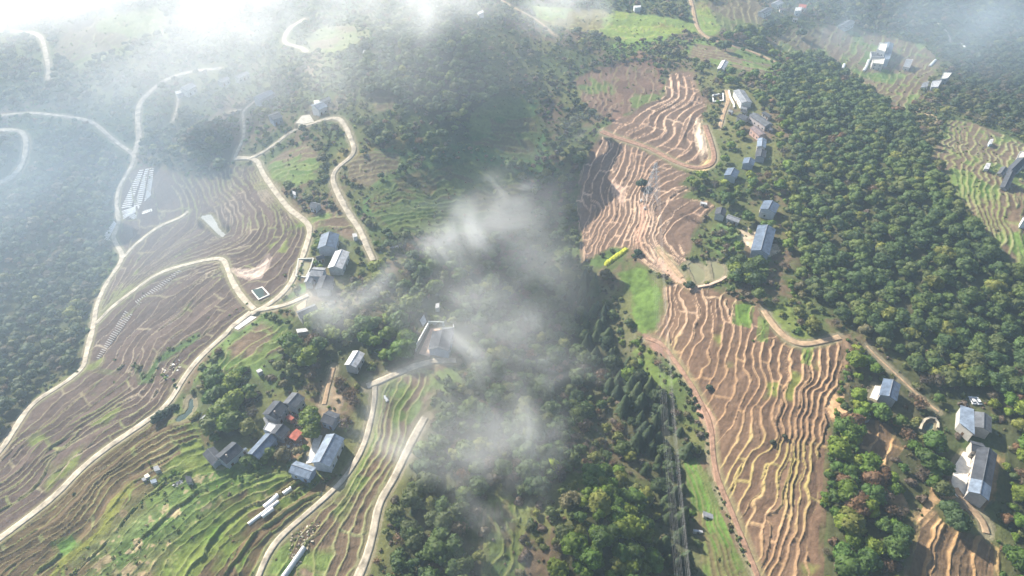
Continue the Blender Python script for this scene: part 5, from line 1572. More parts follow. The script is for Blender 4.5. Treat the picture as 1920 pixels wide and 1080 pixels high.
# ------------------------------------------------------------------ hedge strips (yellow rape and green crop)
def hedge(name, label, a, b, w, h, col, cat, n=160, seed=3):
    r = np.random.default_rng(seed)
    A, B = unproj(*a), unproj(*b)
    base = (A + B) / 2
    base[2] = float(h0(base[0], base[1]))
    vs, fs = [], []
    d = B[:2] - A[:2]
    L = np.hypot(*d)
    d /= L
    nn = np.array([-d[1], d[0]])
    nx, ny = 46, 7
    Vg = []
    for i in range(nx):
        for j in range(ny):
            t = i / (nx - 1)
            s = j / (ny - 1) * 2 - 1
            endt = min(1, min(t, 1 - t) * 12)
            p = A[:2] + d * L * t + nn * s * w / 2 * (.65 + .35 * endt) * (1 + .12 * math.sin(i * 1.7))
            g = float(h0(p[0], p[1])) - base[2]
            hh = h * (1 - abs(s) ** 3) * endt * r.uniform(.45, 1.2)
            Vg.append((p[0] - base[0] + r.uniform(-.35, .35), p[1] - base[1] + r.uniform(-.35, .35), g + (hh if abs(s) < .99 and endt > .01 else -.4)))
    ii = np.arange(nx * ny).reshape(nx, ny)
    fq = np.stack([ii[:-1, :-1], ii[1:, :-1], ii[1:, 1:], ii[:-1, 1:]], -1).reshape(-1, 4)
    me = mesh_from(name, np.array(Vg), fq, M['leaf'])
    o = link(name, me, None, tuple(base))
    o.color = (*col, 1)
    tag(o, label, cat)


hedge('rape_strip', 'bright yellow flowering crop strip at the foot of the pink terraces', (1133, 498), (1177, 466), 4.2, 1.5, (.46, .48, .03), 'crop strip')


# ------------------------------------------------------------------ trees
def ico(sub_):
    t = (1 + 5 ** .5) / 2
    v = [(-1, t, 0), (1, t, 0), (-1, -t, 0), (1, -t, 0), (0, -1, t), (0, 1, t), (0, -1, -t), (0, 1, -t), (t, 0, -1), (t, 0, 1), (-t, 0, -1), (-t, 0, 1)]
    v = [np.array(p) / np.linalg.norm(p) for p in v]
    f = [(0, 11, 5), (0, 5, 1), (0, 1, 7), (0, 7, 10), (0, 10, 11), (1, 5, 9), (5, 11, 4), (11, 10, 2), (10, 7, 6), (7, 1, 8), (3, 9, 4), (3, 4, 2), (3, 2, 6), (3, 6, 8), (3, 8, 9), (4, 9, 5), (2, 4, 11), (6, 2, 10), (8, 6, 7), (9, 8, 1)]
    for _ in range(sub_):
        cache = {}
        nf = []

        def mid(a, b):
            k_ = (min(a, b), max(a, b))
            if k_ not in cache:
                m = v[a] + v[b]
                v.append(m / np.linalg.norm(m))
                cache[k_] = len(v) - 1
            return cache[k_]
        for a, b, c in f:
            ab, bc, ca = mid(a, b), mid(b, c), mid(c, a)
            nf += [(a, ab, ca), (b, bc, ab), (c, ca, bc), (ab, bc, ca)]
        f = nf
    return np.array(v), np.array(f)


ICO0, ICO1, ICO2 = ico(0), ico(1), ico(2)


def crown(seed, lobes=6, leaves=260, body=1, spread=.55, lsize=.17, hgt=.85, jit=.16):
    """crown of unit radius: rough lobes and leaf clumps; returns vertices, triangles"""
    r = np.random.default_rng(seed)
    V, T = [], []
    off = 0
    cs, rs = [], []
    for i in range(lobes):
        a = 2 * math.pi * (i + r.random() * .8) / max(1, lobes - 1)
        rad = spread * r.uniform(.75, 1.15) if i else 0
        cs.append(np.array([math.cos(a) * rad, math.sin(a) * rad, r.uniform(.25, .75) * hgt if i else hgt * .85]))
        rs.append(r.uniform(.34, .56) if i else .55)
    bv, bf = (ICO1 if body == 1 else ICO2 if body == 2 else ICO0)
    for c_, q in zip(cs, rs):
        k_ = bv * (1 + r.normal(0, jit, (len(bv), 1)).clip(-.32, .36))
        k_ = k_ * np.array([1, 1, .82]) * q + c_
        V.append(k_)
        T.append(bf + off)
        off += len(bv)
    n = leaves
    if n:
        li = r.integers(0, lobes, n)
        dv = r.normal(size=(n, 3))
        dv[:, 2] = np.abs(dv[:, 2]) * .9 - .15
        dv /= np.linalg.norm(dv, axis=1)[:, None]
        ce = np.array(cs)[li] + dv * np.array(rs)[li][:, None] * r.uniform(.92, 1.22, (n, 1)) * np.array([1, 1, .85])
        nn = dv + r.normal(0, .55, (n, 3))
        nn /= np.linalg.norm(nn, axis=1)[:, None]
        ax = np.cross(nn, r.normal(size=(n, 3)))
        ax /= np.linalg.norm(ax, axis=1)[:, None] + 1e-9
        ay = np.cross(nn, ax)
        s = lsize * r.uniform(.55, 1.3, (n, 1))
        p = np.stack([ce - ax * s - ay * s * .6, ce + ax * s - ay * s * .5, ce + ay * s * .9 + ax * s * .2], 1)
        V.append(p.reshape(-1, 3))
        T.append(np.arange(n * 3).reshape(n, 3) + off)
    return np.concatenate(V), np.concatenate(T)


def conifer(seed, tiers=9, pts=11):
    r = np.random.default_rng(seed)
    V, T = [], []
    off = 0
    for i in range(tiers):
        t = i / (tiers - 1)
        z = .2 + 2.1 * t
        R = (1 - t) ** .65 * r.uniform(.85, 1.05) + .05
        n = pts
        ring = []
        for k_ in range(2 * n):
            a = math.pi * k_ / n + r.random() * .2
            q = R * (r.uniform(.8, 1.15) if k_ % 2 == 0 else r.uniform(.6, .85))
            ring.append((math.cos(a) * q, math.sin(a) * q, z - (.22 if k_ % 2 == 0 else .02) * (.6 + R)))
        top = (0, 0, z + .52 * (.5 + R * .6))
        V += [top] + ring
        for k_ in range(2 * n):
            T.append((off, off + 1 + k_, off + 1 + (k_ + 1) % (2 * n)))
        off += 1 + 2 * n
    return np.array(V), np.array(T)


def trunk_mesh(name, h, r0, limbs, seed, spread=.5):
    r = random.Random(seed)
    mb = MB()

    def taper(a, b, ra, rb, n=6):
        a, b = Vector(a), Vector(b)
        d = (b - a).normalized()
        u = d.cross(Vector((.3, .9, .1))).normalized()
        w = d.cross(u)
        vs = []
        for p, rr in ((a, ra), (b, rb)):
            for i in range(n):
                an = 2 * math.pi * i / n
                vs.append(p + (u * math.cos(an) + w * math.sin(an)) * rr)
        mb.add(vs, [(i, (i + 1) % n, n + (i + 1) % n, n + i)[::-1] for i in range(n)] + [tuple(range(n)), tuple(range(n, 2 * n))[::-1]])
    taper((0, 0, -.8), (0, 0, h * .55), r0, r0 * .65)
    taper((0, 0, h * .53), (.05, 0, h), r0 * .65, r0 * .25)
    for i in range(limbs):
        a = 2 * math.pi * i / limbs + r.random()
        z = h * r.uniform(.4, .8)
        taper((0, 0, z), (math.cos(a) * spread, math.sin(a) * spread, z + spread * .8), r0 * .4, r0 * .12, 5)
    return mesh_from(name, mb.v, mb.f, M['bark'])


NOTREE = [W2(p) for p in ([(700, 740), (815, 690), (800, 770), (720, 930), (655, 1140), (490, 1140), (600, 950)], [(1150, 505), (1190, 495), (1245, 545), (1245, 620), (1205, 630), (1180, 560)], [(1125, 510), (1120, 500), (1175, 455), (1190, 470), (1140, 505)], [(1860, 845), (1880, 850), (1868, 950), (1850, 965)])]

# footprints to keep clear
CLEAR = []
for o in list(COL.objects):
    if o.parent is None and o.type == 'EMPTY' and 'category' in o and o['category'] in ('house', 'shed', 'hut', 'car', 'pylon'):
        R_ = {'house': 7.5, 'shed': 4.0, 'hut': 4, 'car': 3.2, 'pylon': 5}[o['category']]
        CLEAR.append((o.location.x, o.location.y, R_))
        for ch in o.children:
            if ch.name.startswith('roof') and o['category'] == 'house':
                vs = [o.matrix_basis @ v.co for v in ch.data.vertices]
                for v in vs:
                    CLEAR.append((v.x, v.y, 3.6))
                    CLEAR.append(((v.x + o.location.x) / 2, (v.y + o.location.y) / 2, 3.6))
CLEAR = np.array(CLEAR)


def masks(x, y):
    rd = np.full(x.size, 12.)
    for n, mt, w, pl in ROADW:
        rd = np.minimum(rd, ldist(x, y, pl, 12) - w / 2)
    for n, p, lv in FLATW:
        rd = np.minimum(rd, -sdist(x, y, p, 12))
    for n, p, cc, l, lv in YARDW:
        rd = np.minimum(rd, -sdist(x, y, p, 12))
    for cx, cy, r_ in CLEAR:
        rd = np.minimum(rd, np.hypot(x - cx, y - cy) - r_ + 1.5)
    for p in NOTREE:
        rd = np.minimum(rd, -sdist(x, y, p, 12))
    tz = np.full(x.size, -6.)
    tzi = np.full(x.size, -1)
    for i, (t, poly, g) in enumerate(TZW):
        s = sdist(x, y, poly, 6)
        tzi = np.where(s > tz, i, tzi)
        tz = np.maximum(tz, s)
    return rd, tz, tzi


def grid_pts(cell, seed):
    r = np.random.default_rng(seed)
    ys = np.arange(75, 960, cell)
    P = []
    for yy in ys:
        xm = .86 * (yy * cP + H * sP)
        xs = np.arange(-xm, xm, cell)
        P.append(np.stack([xs, np.full(len(xs), yy)], -1))
    P = np.concatenate(P)
    P = P + r.uniform(-.46, .46, P.shape) * cell
    return P, r


T_rows = []   # x, y, z, radius, kind, color, zone, rot


def palette(pal, r, n):
    a = np.array(pal)
    i = r.integers(0, len(pal), n)
    c = a[i] * r.uniform(.82, 1.22, (n, 1))
    return c


P, r = grid_pts(5.5, 11)
rd, tz, tzi = masks(P[:, 0], P[:, 1])
zi = np.full(len(P), -1)
for i, z_ in enumerate(ZONEW):
    m = (zi < 0) & inside(P[:, 0], P[:, 1], z_[1])
    zi[m] = i
gapn = fbm(P[:, 0], P[:, 1], 26, 3, 201)
huet = fbm(P[:, 0], P[:, 1], 38, 4, 203)
for i in range(len(P)):
    x, y = P[i]
    if rd[i] < 2.4 or tz[i] > -.5:
        continue
    if zi[i] >= 0:
        lab, _, keep, mix, rr, pal = ZONEW[zi[i]]
        if r.random() > keep + .25 * gapn[i]:
            continue
    else:
        lab, keep, mix, rr, pal = 'scrub', .36, (.74, .01, .25), (1.6, 3.6), G_SCRUB
        if r.random() > keep + .5 * gapn[i]:
            continue
    u = r.random()
    kind = 0 if u < mix[0] else 1 if u < mix[0] + mix[1] else 2
    if lab.startswith('dark conifer') is False and kind == 1:
        pass
    rad = (rr[0] * .75 + (rr[1] * 1.12 - rr[0] * .75) * r.random() ** 1.2) * (.8 if kind == 2 else 1) * (1 if kind != 1 or mix[1] > .5 else .75)
    if rd[i] < rad * .8 + 1.2:
        continue
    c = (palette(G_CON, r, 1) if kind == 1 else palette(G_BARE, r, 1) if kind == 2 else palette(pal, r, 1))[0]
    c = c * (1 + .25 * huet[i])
    if huet[i] > .2 and kind == 0:
        c = c * np.array((1.12, 1.04, .95))
    if kind == 0 and r.random() < .05:
        c = np.array((.14, .15, .03)) * r.uniform(.8, 1.2)
    if kind == 0 and zi[i] in (0, 1) and r.random() < (.006 if zi[i] == 0 else .05):
        c = np.array((.15, .085, .045))
    T_rows.append((x, y, rad, kind, c, zi[i], r.uniform(0, 6.28)))
# landmark trees (px of crown base, radius, kind, colour)
for px_, py_, rad, kind, c in [
    (480, 866, 3.0, 0, (.085, .13, .025)), (497, 866, 2.6, 0, (.09, .13, .03)), (462, 872, 2.6, 0, (.075, .12, .025)),
    (505, 856, 3.0, 0, (.10, .14, .03)), (585, 800, 4.4, 0, (.12, .17, .025)), (588, 815, 4.0, 0, (.11, .15, .025)), (583, 788, 4.2, 0, (.12, .17, .025)),
    (597, 612, 5.5, 0, (.10, .14, .022)), (612, 600, 4.4, 0, (.12, .15, .03)), (1034, 880, 3.4, 0, (.26, .33, .02)),
    (1202, 352, 3.6, 0, (.03, .06, .03)), (1196, 478, 2.2, 0, (.03, .06, .03)), (1293, 540, 2.6, 0, (.05, .08, .04)),
    (710, 512, 4.4, 0, (.16, .19, .03)), (712, 530, 4.0, 0, (.15, .18, .03)), (1330, 730, 1.6, 0, (.04, .06, .03)),
    (415, 790, 5.5, 0, (.10, .14, .025)), (440, 800, 5.0, 0, (.09, .13, .028)), (400, 812, 5.2, 0, (.095, .12, .035)), (430, 775, 5.0, 0, (.12, .16, .03)),
    (295, 790, 2.4, 0, (.03, .06, .035)), (307, 783, 2.4, 0, (.03, .06, .035)), (318, 776, 2.2, 0, (.035, .06, .035)), (328, 768, 2.0, 0, (.035, .06, .035)),
    (1785, 985, 5.0, 0, (.05, .085, .03)), (1775, 965, 4.2, 0, (.05, .085, .03)), (1470, 822, 1.3, 0, (.05, .06, .03)), (1448, 832, 1.2, 0, (.05, .06, .03)),
    (1385, 500, 4.6, 0, (.06, .09, .03)), (1400, 520, 5.0, 0, (.065, .10, .03)), (1420, 505, 4.6, 0, (.07, .11, .03)), (1380, 525, 4.2, 0, (.05, .08, .03)), (1415, 535, 4.4, 0, (.05, .085, .03)),
    (1180, 712, 4.6, 0, (.14, .21, .02)), (1360, 95, 5, 0, (.045, .08, .035)), (1400, 65, 6, 0, (.11, .14, .03)), (1425, 72, 6, 0, (.12, .15, .03)), (1415, 90, 6, 0, (.10, .13, .03)),
    (650, 800, 3.6, 2, (.13, .09, .07)), (665, 760, 3.4, 2, (.13, .09, .07)), (1500, 70, 5, 0, (.06, .09, .04)), (1440, 55, 5, 0, (.05, .08, .04)),
]:
    q = unproj(px_, py_)
    T_rows.append((q[0], q[1], rad, kind, np.array(c), -2, random.uniform(0, 6.28)))
# bushes
P, r = grid_pts(3.9, 12)
rd, tz, tzi = masks(P[:, 0], P[:, 1])
zi = np.full(len(P), -1)
for i, z_ in enumerate(ZONEW):
    m = (zi < 0) & inside(P[:, 0], P[:, 1], z_[1])
    zi[m] = i
gapn = fbm(P[:, 0], P[:, 1], 18, 3, 211)
hue = fbm(P[:, 0], P[:, 1], 30, 3, 221)
for i in range(len(P)):
    if rd[i] < 1.4:
        continue
    x, y = P[i]
    if tz[i] > -.3:
        t = TZW[tzi[i]][0]
        k_ = {'green': .03, 'veg': .10, 'yel': .12, 'grey': .006, 'crop': .01, 'slope': .36, 'ruddy': .22, 'far': .14}.get(t['pal'], .003)
        if r.random() > k_ * (1 + 2 * gapn[i]):
            continue
        rad = r.uniform(.5, 1.3)
        if tz[i] < 3 and r.random() < .5:
            continue
    else:
        k_ = .95 + .6 * gapn[i]
        if zi[i] >= 0:
            k_ = .35 if ZONEW[zi[i]][2] > .85 else .7
        if r.random() > k_:
            continue
        rad = .6 + 2.0 * r.random() ** 1.5
    pal = G_SCRUB
    c = palette(G_SCRUB, r, 1)[0]
    if hue[i] > .18 and r.random() < .6:
        c = palette(G_BARE, r, 1)[0]
    elif hue[i] < -.25 and r.random() < .5:
        c = palette(G_BRIGHT, r, 1)[0]
    T_rows.append((x, y, rad, 3, c, zi[i] if tz[i] <= -.3 else -3, r.uniform(0, 6.28)))
P, r = grid_pts(2.6, 13)
Q_ = W2([(100, 1060), (200, 1000), (260, 930), (330, 890), (420, 880), (440, 910), (380, 970), (300, 1040), (240, 1110), (60, 1110)])
P = P[inside(P[:, 0], P[:, 1], Q_)]
for x, y in P:
    if r.random() < .42:
        cc_ = palette(G_SCRUB + G_BRIGHT, r, 1)[0] if r.random() < .8 else np.array((.30, .25, .14)) * r.uniform(.8, 1.1)
        T_rows.append((x, y, r.uniform(.45, 1.1), 3, cc_, -3, r.uniform(0, 6.28)))

for line, rad0, pal in [([(258, 688), (270, 708), (283, 714), (292, 700), (298, 668), (332, 650), (372, 628)], 1.6, G_SCRUB), ([(225, 690), (250, 684), (262, 690)], 2.0, G_SCRUB),
                        ([(300, 706), (318, 712), (335, 725)], 1.5, G_BRIGHT), ([(120, 680), (160, 700)], 1.2, G_SCRUB), ([(430, 590), (460, 572)], .8, G_BRIGHT),
                        ([(540, 930), (600, 905), (640, 890)], 1.3, G_SCRUB), ([(450, 905), (470, 880), (520, 880)], 1.4, G_BRIGHT), ([(300, 905), (340, 880), (360, 905)], 1.5, G_BRIGHT),
                        ([(565, 490), (560, 520), (552, 545)], 1.2, G_BRIGHT), ([(590, 440), (600, 470), (592, 500)], 2.4, G_BRIGHT), ([(1290, 485), (1320, 482), (1360, 488)], 1.6, G_SCRUB),
                        ([(1232, 660), (1286, 722), (1322, 800), (1326, 850)], 1.5, G_CON), ([(1405, 1060), (1378, 1000), (1338, 905)], 1.1, G_SCRUB), ([(1592, 640), (1580, 720), (1560, 830), (1550, 950)], 2.0, G_BRIGHT)]:
    q = W2(smooth_px(line, 1), 7)
    for a_, b_ in q:
        jx, jy = r.uniform(-1, 1, 2)
        if r.random() < .85:
            T_rows.append((a_ + jx, b_ + jy, rad0 * r.uniform(.6, 1.25), 3, palette(pal, r, 1)[0], -3, r.uniform(0, 6.28)))
X = np.array([t[0] for t in T_rows])
Y = np.array([t[1] for t in T_rows])
R = np.array([t[2] for t in T_rows])
K = np.array([t[3] for t in T_rows])
CO = np.array([t[4] for t in T_rows])
ZI = np.array([t[5] for t in T_rows])
RT = np.array([t[6] for t in T_rows])
Z = hbase(X, Y)
U, Vp, ZC = to_px(np.stack([X, Y, Z], -1))
size = R / ZC
infr = (U > 0) & (U < 1920) & (Vp > 0) & (Vp < 1080)
print('TREES', [int((K == k).sum()) for k in range(4)], 'in frame', [int(((K == k) & infr).sum()) for k in range(4)])

LAND = [(480, 860, 'the two trees below the blue grey long house'), (1838, 880, 'the long dark roofed farmhouse'), (1822, 785, 'the double house below the parked cars'), (1660, 733, 'the small blue roofed house'),
        (1740, 800, 'the arc walled pond'), (605, 845, 'the big pale blue hall'), (425, 845, 'the dark L shaped farmhouse'), (520, 770, 'the top dark farmhouse of the hamlet'), (620, 450, 'the blue grey barn'),
        (590, 520, 'the tan pond house'), (575, 580, 'the short path from the junction'), (475, 600, 'the road junction'), (820, 635, 'the walled compound'), (660, 672, 'the white roofed house in the wood'),
        (1395, 195, 'the white terraced farmhouse'), (1430, 250, 'the right village street'), (1370, 320, 'the blue grey house on the track bend'), (1430, 440, 'the long steel blue hall'), (1345, 400, 'the dark little house'),
        (1655, 105, 'the far compound in striped fields'), (1770, 150, 'the pair of hazy houses'), (1900, 320, 'the right edge houses'), (1120, 930, 'the round knoll'), (1270, 900, 'the power line'),
        (1150, 680, 'the conifer ravine'), (1215, 370, 'the pylon'), (1310, 510, 'the two green ponds'), (1160, 480, 'the yellow crop strip'), (1210, 560, 'the bright grass strip'), (1500, 645, 'the sandy track bend'),
        (740, 900, 'the lower middle road'), (650, 900, 'the narrow lower lane'), (650, 280, 'the hill road hairpin'), (350, 270, 'the wood above the left terraces'), (90, 500, 'the left valley wood'),
        (60, 260, 'the small left hairpin road'), (340, 150, 'the arc road'), (840, 130, 'the central hill'), (1060, 40, 'the bright mist at the top'), (1690, 350, 'the upper right forest'), (1750, 600, 'the lower right forest'),
        (1600, 480, 'the forest middle'), (1560, 260, 'the forest top'), (1600, 950, 'the tan terrace edge'), (1880, 1000, 'the bottom right corner'), (950, 980, 'the pale grassy clearing'), (900, 800, 'the low mist patch'),
        (1000, 600, 'the misty valley wood'), (780, 1000, 'the road at the bottom middle'), (300, 780, 'the small dark pond'), (250, 950, 'the lower left terraces'), (700, 520, 'the yellow green roadside trees'), (1450, 700, 'the tan terraces'), (1850, 640, 'the right edge of the forest')]
LX = np.array([l[:2] for l in LAND], float)

BLV = []
for i in range(8):
    v, f = crown(100 + i, lobes=6 + i % 3, leaves=420, body=2, lsize=.15)
    BLV.append((mesh_from('crown', v, f, M['leaf']), trunk_mesh('trunk', 1.0, .09, 4, i)))
CNV = []
for i in range(4):
    v, f = conifer(200 + i)
    CNV.append((mesh_from('crown', v, f, M['leaf']), trunk_mesh('trunk', 2.6, .09, 0, i)))
BRV = []
for i in range(4):
    v, f = crown(300 + i, lobes=6, leaves=380, body=0, spread=.5, lsize=.085, jit=.3)
    keep = 20 * 6
    # twiggy crown: thin slivers only, the lobes shrunk to knots of twigs
    nb = 12 * 6
    cen = v[:nb].reshape(6, 12, 3).mean(1, keepdims=True)
    v[:nb] = (cen + (v[:nb].reshape(6, 12, 3) - cen) * .55).reshape(-1, 3)
    BRV.append((mesh_from('crown', v, f, M['leaf']), trunk_mesh('trunk', 1.1, .07, 6, 40 + i, .6)))
BSV = []
for i in range(5):
    v, f = crown(400 + i, lobes=4, leaves=110, body=1, spread=.5, lsize=.2, hgt=.5)
    BSV.append(mesh_from('bush', v, f, M['leaf']))


def tone(c):
    g = c[1] / max(c[0], 1e-4)
    l = c.sum()
    if c[0] > c[1] * 1.02:
        return 'brownish'
    if l > .32:
        return 'yellow green'
    if g > 1.75:
        return 'deep green' if l < .17 else 'fresh green'
    return 'dark green' if l < .17 else 'olive green' if g < 1.25 else 'mid green'


def label_for(i, kindname):
    d = np.hypot(LX[:, 0] - U[i], LX[:, 1] - Vp[i])
    k_ = int(np.argmin(d))
    lx, ly = LX[k_]
    dx, dy = U[i] - lx, Vp[i] - ly
    s = R[i]
    sz = 'large' if s > 4.1 else 'small' if s < 2.6 else 'medium'
    if d[k_] < 22:
        rel = 'beside'
    elif abs(dx) > abs(dy):
        rel = 'right of' if dx > 0 else 'left of'
    else:
        rel = 'below' if dy > 0 else 'above'
    return '%s %s %s %s %s' % (sz, tone(CO[i]), kindname, rel, LAND[k_][2])


stuff_idx = {0: [], 1: [], 2: [], 3: []}
NMAX = {0: 298, 1: 290, 2: 200, 3: 298}
NM = {0: ('broadleaf_tree', 'broadleaf tree', 'tree'), 1: ('conifer_tree', 'pointed conifer', 'conifer'), 2: ('bare_tree', 'thin bare tree', 'bare tree'), 3: ('bush', 'bush', 'bush')}
things = []
for k in range(4):
    ids = np.where((K == k))[0]
    vis = ids[infr[ids]]
    order = vis[np.argsort(-size[vis])]
    # hand-placed trees are always individuals
    hand = order[ZI[order] == -2]
    rest = order[ZI[order] != -2]
    pick = np.concatenate([hand, rest])[:NMAX[k]]
    ps = set(pick.tolist())
    things += [(int(i), k) for i in pick]
    stuff_idx[k] = [i for i in ids if i not in ps]
labs = {}
made = []
for i, k in things:
    nm, kn, cat = NM[k]
    lab = label_for(i, kn)
    loc = (X[i], Y[i], Z[i])
    if k == 3:
        o = link(nm, BSV[i % 5], None, loc, RT[i])
        o.scale = (R[i], R[i], R[i] * .9)
        o.color = (*CO[i], 1)
        root = o
    else:
        root = bpy.data.objects.new(nm, None)
        COL.objects.link(root)
        root.location = loc
        root.rotation_euler = (0, 0, RT[i])
        cm, tm = [BLV[i % 8], CNV[i % 4], BRV[i % 4]][k]
        s = R[i]
        tr = link('trunk', tm, root)
        cr = link('crown', cm, root)
        if k == 1:
            tr.scale = (s, s, s)
            zz_ = random.uniform(.7, 1.25)
            cr.scale = (s, s, s * zz_)
            tr.scale = (s, s, s * zz_)
            root.rotation_euler = (random.uniform(-.07, .07), random.uniform(-.07, .07), RT[i])
        else:
            lift = s * .55
            tr.scale = (s, s, s * 1.25)
            cr.scale = (s, s, s * .95)
            cr.location = (0, 0, lift)
        cr.color = (*CO[i], 1)
    tag(root, lab, cat)
    labs.setdefault(lab, []).append(root)
for lab, os_ in labs.items():
    if len(os_) > 1:
        for o in os_:
            o['group'] = lab + ' and its like'


def merged(name, label, idx, variants, k):
    idx = np.array(idx)
    if len(idx) == 0:
        return
    VV, FF, CC = [], [], []
    off = 0
    rr = np.random.default_rng(5 + k)
    for j, (v, f) in enumerate(variants):
        sel = idx[j::len(variants)]
        if len(sel) == 0:
            continue
        s = R[sel][:, None, None]
        ca, sa = np.cos(RT[sel]), np.sin(RT[sel])
        sc = np.array([1, 1, 1.15]) if k == 1 else np.array([1, 1, .95])
        b = v[None] * s * sc
        bx = b[..., 0] * ca[:, None] - b[..., 1] * sa[:, None]
        by = b[..., 0] * sa[:, None] + b[..., 1] * ca[:, None]
        lift = 0 if k in (1, 3) else .55
        P_ = np.stack([bx + X[sel][:, None], by + Y[sel][:, None], b[..., 2] + Z[sel][:, None] + lift * R[sel][:, None]], -1)
        n = len(v)
        F_ = f[None] + (np.arange(len(sel)) * n)[:, None, None] + off
        off += n * len(sel)
        VV.append(P_.reshape(-1, 3))
        FF.append(F_.reshape(-1, 3))
        CC.append(np.repeat(CO[sel], n, 0))
    me = mesh_from(name, np.concatenate(VV), np.concatenate(FF), M['leafstuff'])
    set_col(me, np.concatenate(CC))
    o = link(name, me)
    tag(o, label, kind='stuff')
    print('STUFF', name, len(idx), off)


merged('forest', 'closed canopy of broadleaf trees over the ridges and valleys', stuff_idx[0], [crown(500 + i, lobes=5, leaves=90, body=1, lsize=.2) for i in range(10)], 0)
merged('conifer_wood', 'dark pointed conifers of the ravine', stuff_idx[1], [conifer(520 + i, 7, 8) for i in range(4)], 1)
merged('bare_wood', 'leafless brown trees in the scrub', stuff_idx[2], [crown(540 + i, lobes=5, leaves=110, body=0, lsize=.12, jit=.3) for i in range(5)], 2)
merged('undergrowth', 'low green and brown scrub covering the slopes', stuff_idx[3], [crown(560 + i, lobes=2, leaves=26, body=0, spread=.5, lsize=.3, hgt=.5, jit=.25) for i in range(8)], 3)


# ------------------------------------------------------------------ haze and drifting cloud
def vol_mat(name, col, dens, aniso=0., noise=None):
    m = bpy.data.materials.new(name)
    m.use_nodes = True
    nt = m.node_tree
    nt.nodes.clear()
    out = nt.nodes.new('ShaderNodeOutputMaterial')
    pv = nt.nodes.new('ShaderNodeVolumePrincipled')
    pv.inputs['Color'].default_value = (*col, 1)
    pv.inputs['Density'].default_value = dens
    pv.inputs['Anisotropy'].default_value = aniso
    nt.links.new(pv.outputs[0], out.inputs['Volume'])
    if noise:
        radii, seed, scale, lo, hi = noise
        tc = nt.nodes.new('ShaderNodeTexCoord')
        mp = nt.nodes.new('ShaderNodeVectorMath')
        mp.operation = 'MULTIPLY'
        mp.inputs[1].default_value = tuple(1 / q for q in radii)
        nt.links.new(tc.outputs['Object'], mp.inputs[0])
        ln = nt.nodes.new('ShaderNodeVectorMath')
        ln.operation = 'LENGTH'
        nt.links.new(mp.outputs[0], ln.inputs[0])
        fo = nt.nodes.new('ShaderNodeMapRange')
        fo.interpolation_type = 'SMOOTHERSTEP'
        fo.inputs['From Min'].default_value = 1.0
        fo.inputs['From Max'].default_value = 0.1
        nt.links.new(ln.outputs['Value'], fo.inputs['Value'])
        ad = nt.nodes.new('ShaderNodeVectorMath')
        ad.operation = 'ADD'
        ad.inputs[1].default_value = (seed * 91.3, seed * 37.7, seed * 11.1)
        nt.links.new(tc.outputs['Object'], ad.inputs[0])
        nz = nt.nodes.new('ShaderNodeTexNoise')
        nz.inputs['Scale'].default_value = scale
        nz.inputs['Detail'].default_value = 6
        nz.inputs['Roughness'].default_value = .62
        nz.inputs['Distortion'].default_value = 1.0
        nt.links.new(ad.outputs[0], nz.inputs['Vector'])
        mr = nt.nodes.new('ShaderNodeMapRange')
        mr.interpolation_type = 'SMOOTHSTEP'
        mr.inputs['From Min'].default_value = lo
        mr.inputs['From Max'].default_value = hi
        nt.links.new(nz.outputs[0], mr.inputs['Value'])
        mu = nt.nodes.new('ShaderNodeMath')
        mu.operation = 'MULTIPLY'
        nt.links.new(fo.outputs[0], mu.inputs[0])
        nt.links.new(mr.outputs[0], mu.inputs[1])
        m2 = nt.nodes.new('ShaderNodeMath')
        m2.operation = 'MULTIPLY'
        m2.inputs[1].default_value = dens
        nt.links.new(mu.outputs[0], m2.inputs[0])
        nt.links.new(m2.outputs[0], pv.inputs['Density'])
    return m


def cloud(label, px_, py_, up, radii, dens, seed, rz=0., scale=.02, lo=.42, hi=.68, aniso=.35, col=(.97, .98, 1.0)):
    c = unproj(px_, py_, up)
    v, f = ICO2
    me = mesh_from('low_cloud', v * np.array(radii) * 1.01, f, vol_mat('cloud_vapour', col, dens, aniso, (radii, seed, scale, lo, hi)))
    o = link('low_cloud', me, None, tuple(c), rz)
    tag(o, label, kind='stuff')


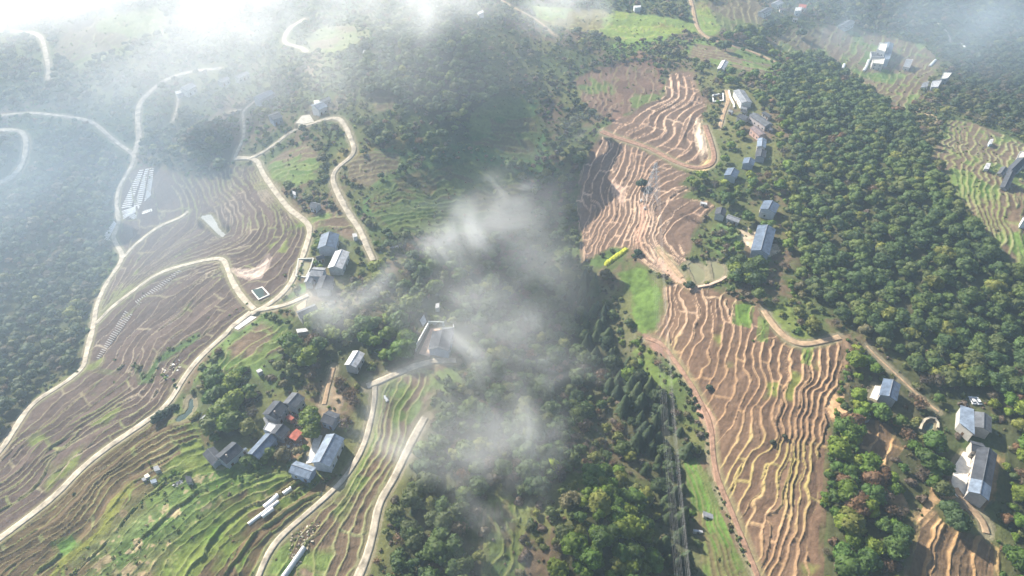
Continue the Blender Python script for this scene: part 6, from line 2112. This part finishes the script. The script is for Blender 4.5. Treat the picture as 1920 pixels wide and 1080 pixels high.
HAZE_D = .00032
hb = MB().box(-4900, -420, -120, 4900, 5600, 254)
ho = hb.build('haze', vol_mat('haze_air', (.60, .78, 1.0), HAZE_D, .42))
tag(ho, 'pale blue morning haze over the valley', kind='stuff')
W_ = dict(scale=.022, lo=.45, hi=.76, aniso=.22)
cloud('white puff of mist above the pink terraces', 1062, 250, 12, (56, 24, 11), .048, 1, rz=.85, **W_)
cloud('mist wisp in the middle of the shaded slope', 985, 335, 20, (84, 32, 13), .060, 2, rz=.8, **W_)
cloud('thin mist trail linking the slope wisps', 855, 432, 22, (84, 40, 14), .055, 3, rz=.35, **W_)
cloud('mist patch over the centre wood', 930, 485, 20, (70, 44, 13), .045, 8, rz=-.3, **W_)
cloud('mist over the wood right of the walled compound', 925, 620, 26, (54, 50, 13), .060, 4, rz=.6, **W_)
cloud('broad mist bank over the lower centre wood', 905, 755, 28, (80, 54, 13), .070, 5, rz=.35, **W_)
cloud('tail of mist drifting down the clearing', 925, 890, 26, (30, 60, 11), .05, 6, **W_)
cloud('faint veil of mist along the central valley', 940, 540, 26, (64, 175, 15), .016, 9, rz=-.12, scale=.016, lo=.25, hi=.7, aniso=.22)
cloud('mist over the middle left village edge', 660, 550, 28, (52, 40, 11), .05, 7, **W_)
cloud('fog bank filling the upper left valley', 120, 0, 36, (330, 160, 34), .0075, 11, scale=.008, lo=.30, hi=.66)
cloud('bright fog at the top left corner', -20, -30, 60, (200, 140, 45), .009, 12, scale=.008, lo=.3, hi=.6)
cloud('fog bank at the top, left of centre', 640, 5, 42, (180, 95, 32), .027, 13, scale=.014, lo=.40, hi=.70, aniso=.3)
cloud('bright fog column at the top, right of centre', 1050, 25, 30, (58, 60, 24), .050, 14, scale=.016, lo=.40, hi=.72, aniso=.3)
cloud('blue fog over the far right corner', 1780, 40, 34, (300, 170, 34), .0075, 15, scale=.010, lo=.32, hi=.68, col=(.76, .88, 1.0))
cloud('thin fog over the left half of the valley', 200, 280, 26, (300, 310, 34), .0050, 16, scale=.006, lo=.12, hi=.6, col=(.68, .83, 1.0))
cloud('thin fog over the upper middle slopes', 540, 100, 38, (260, 140, 34), .0060, 17, scale=.010, lo=.25, hi=.66)
print('DONE BUILD')
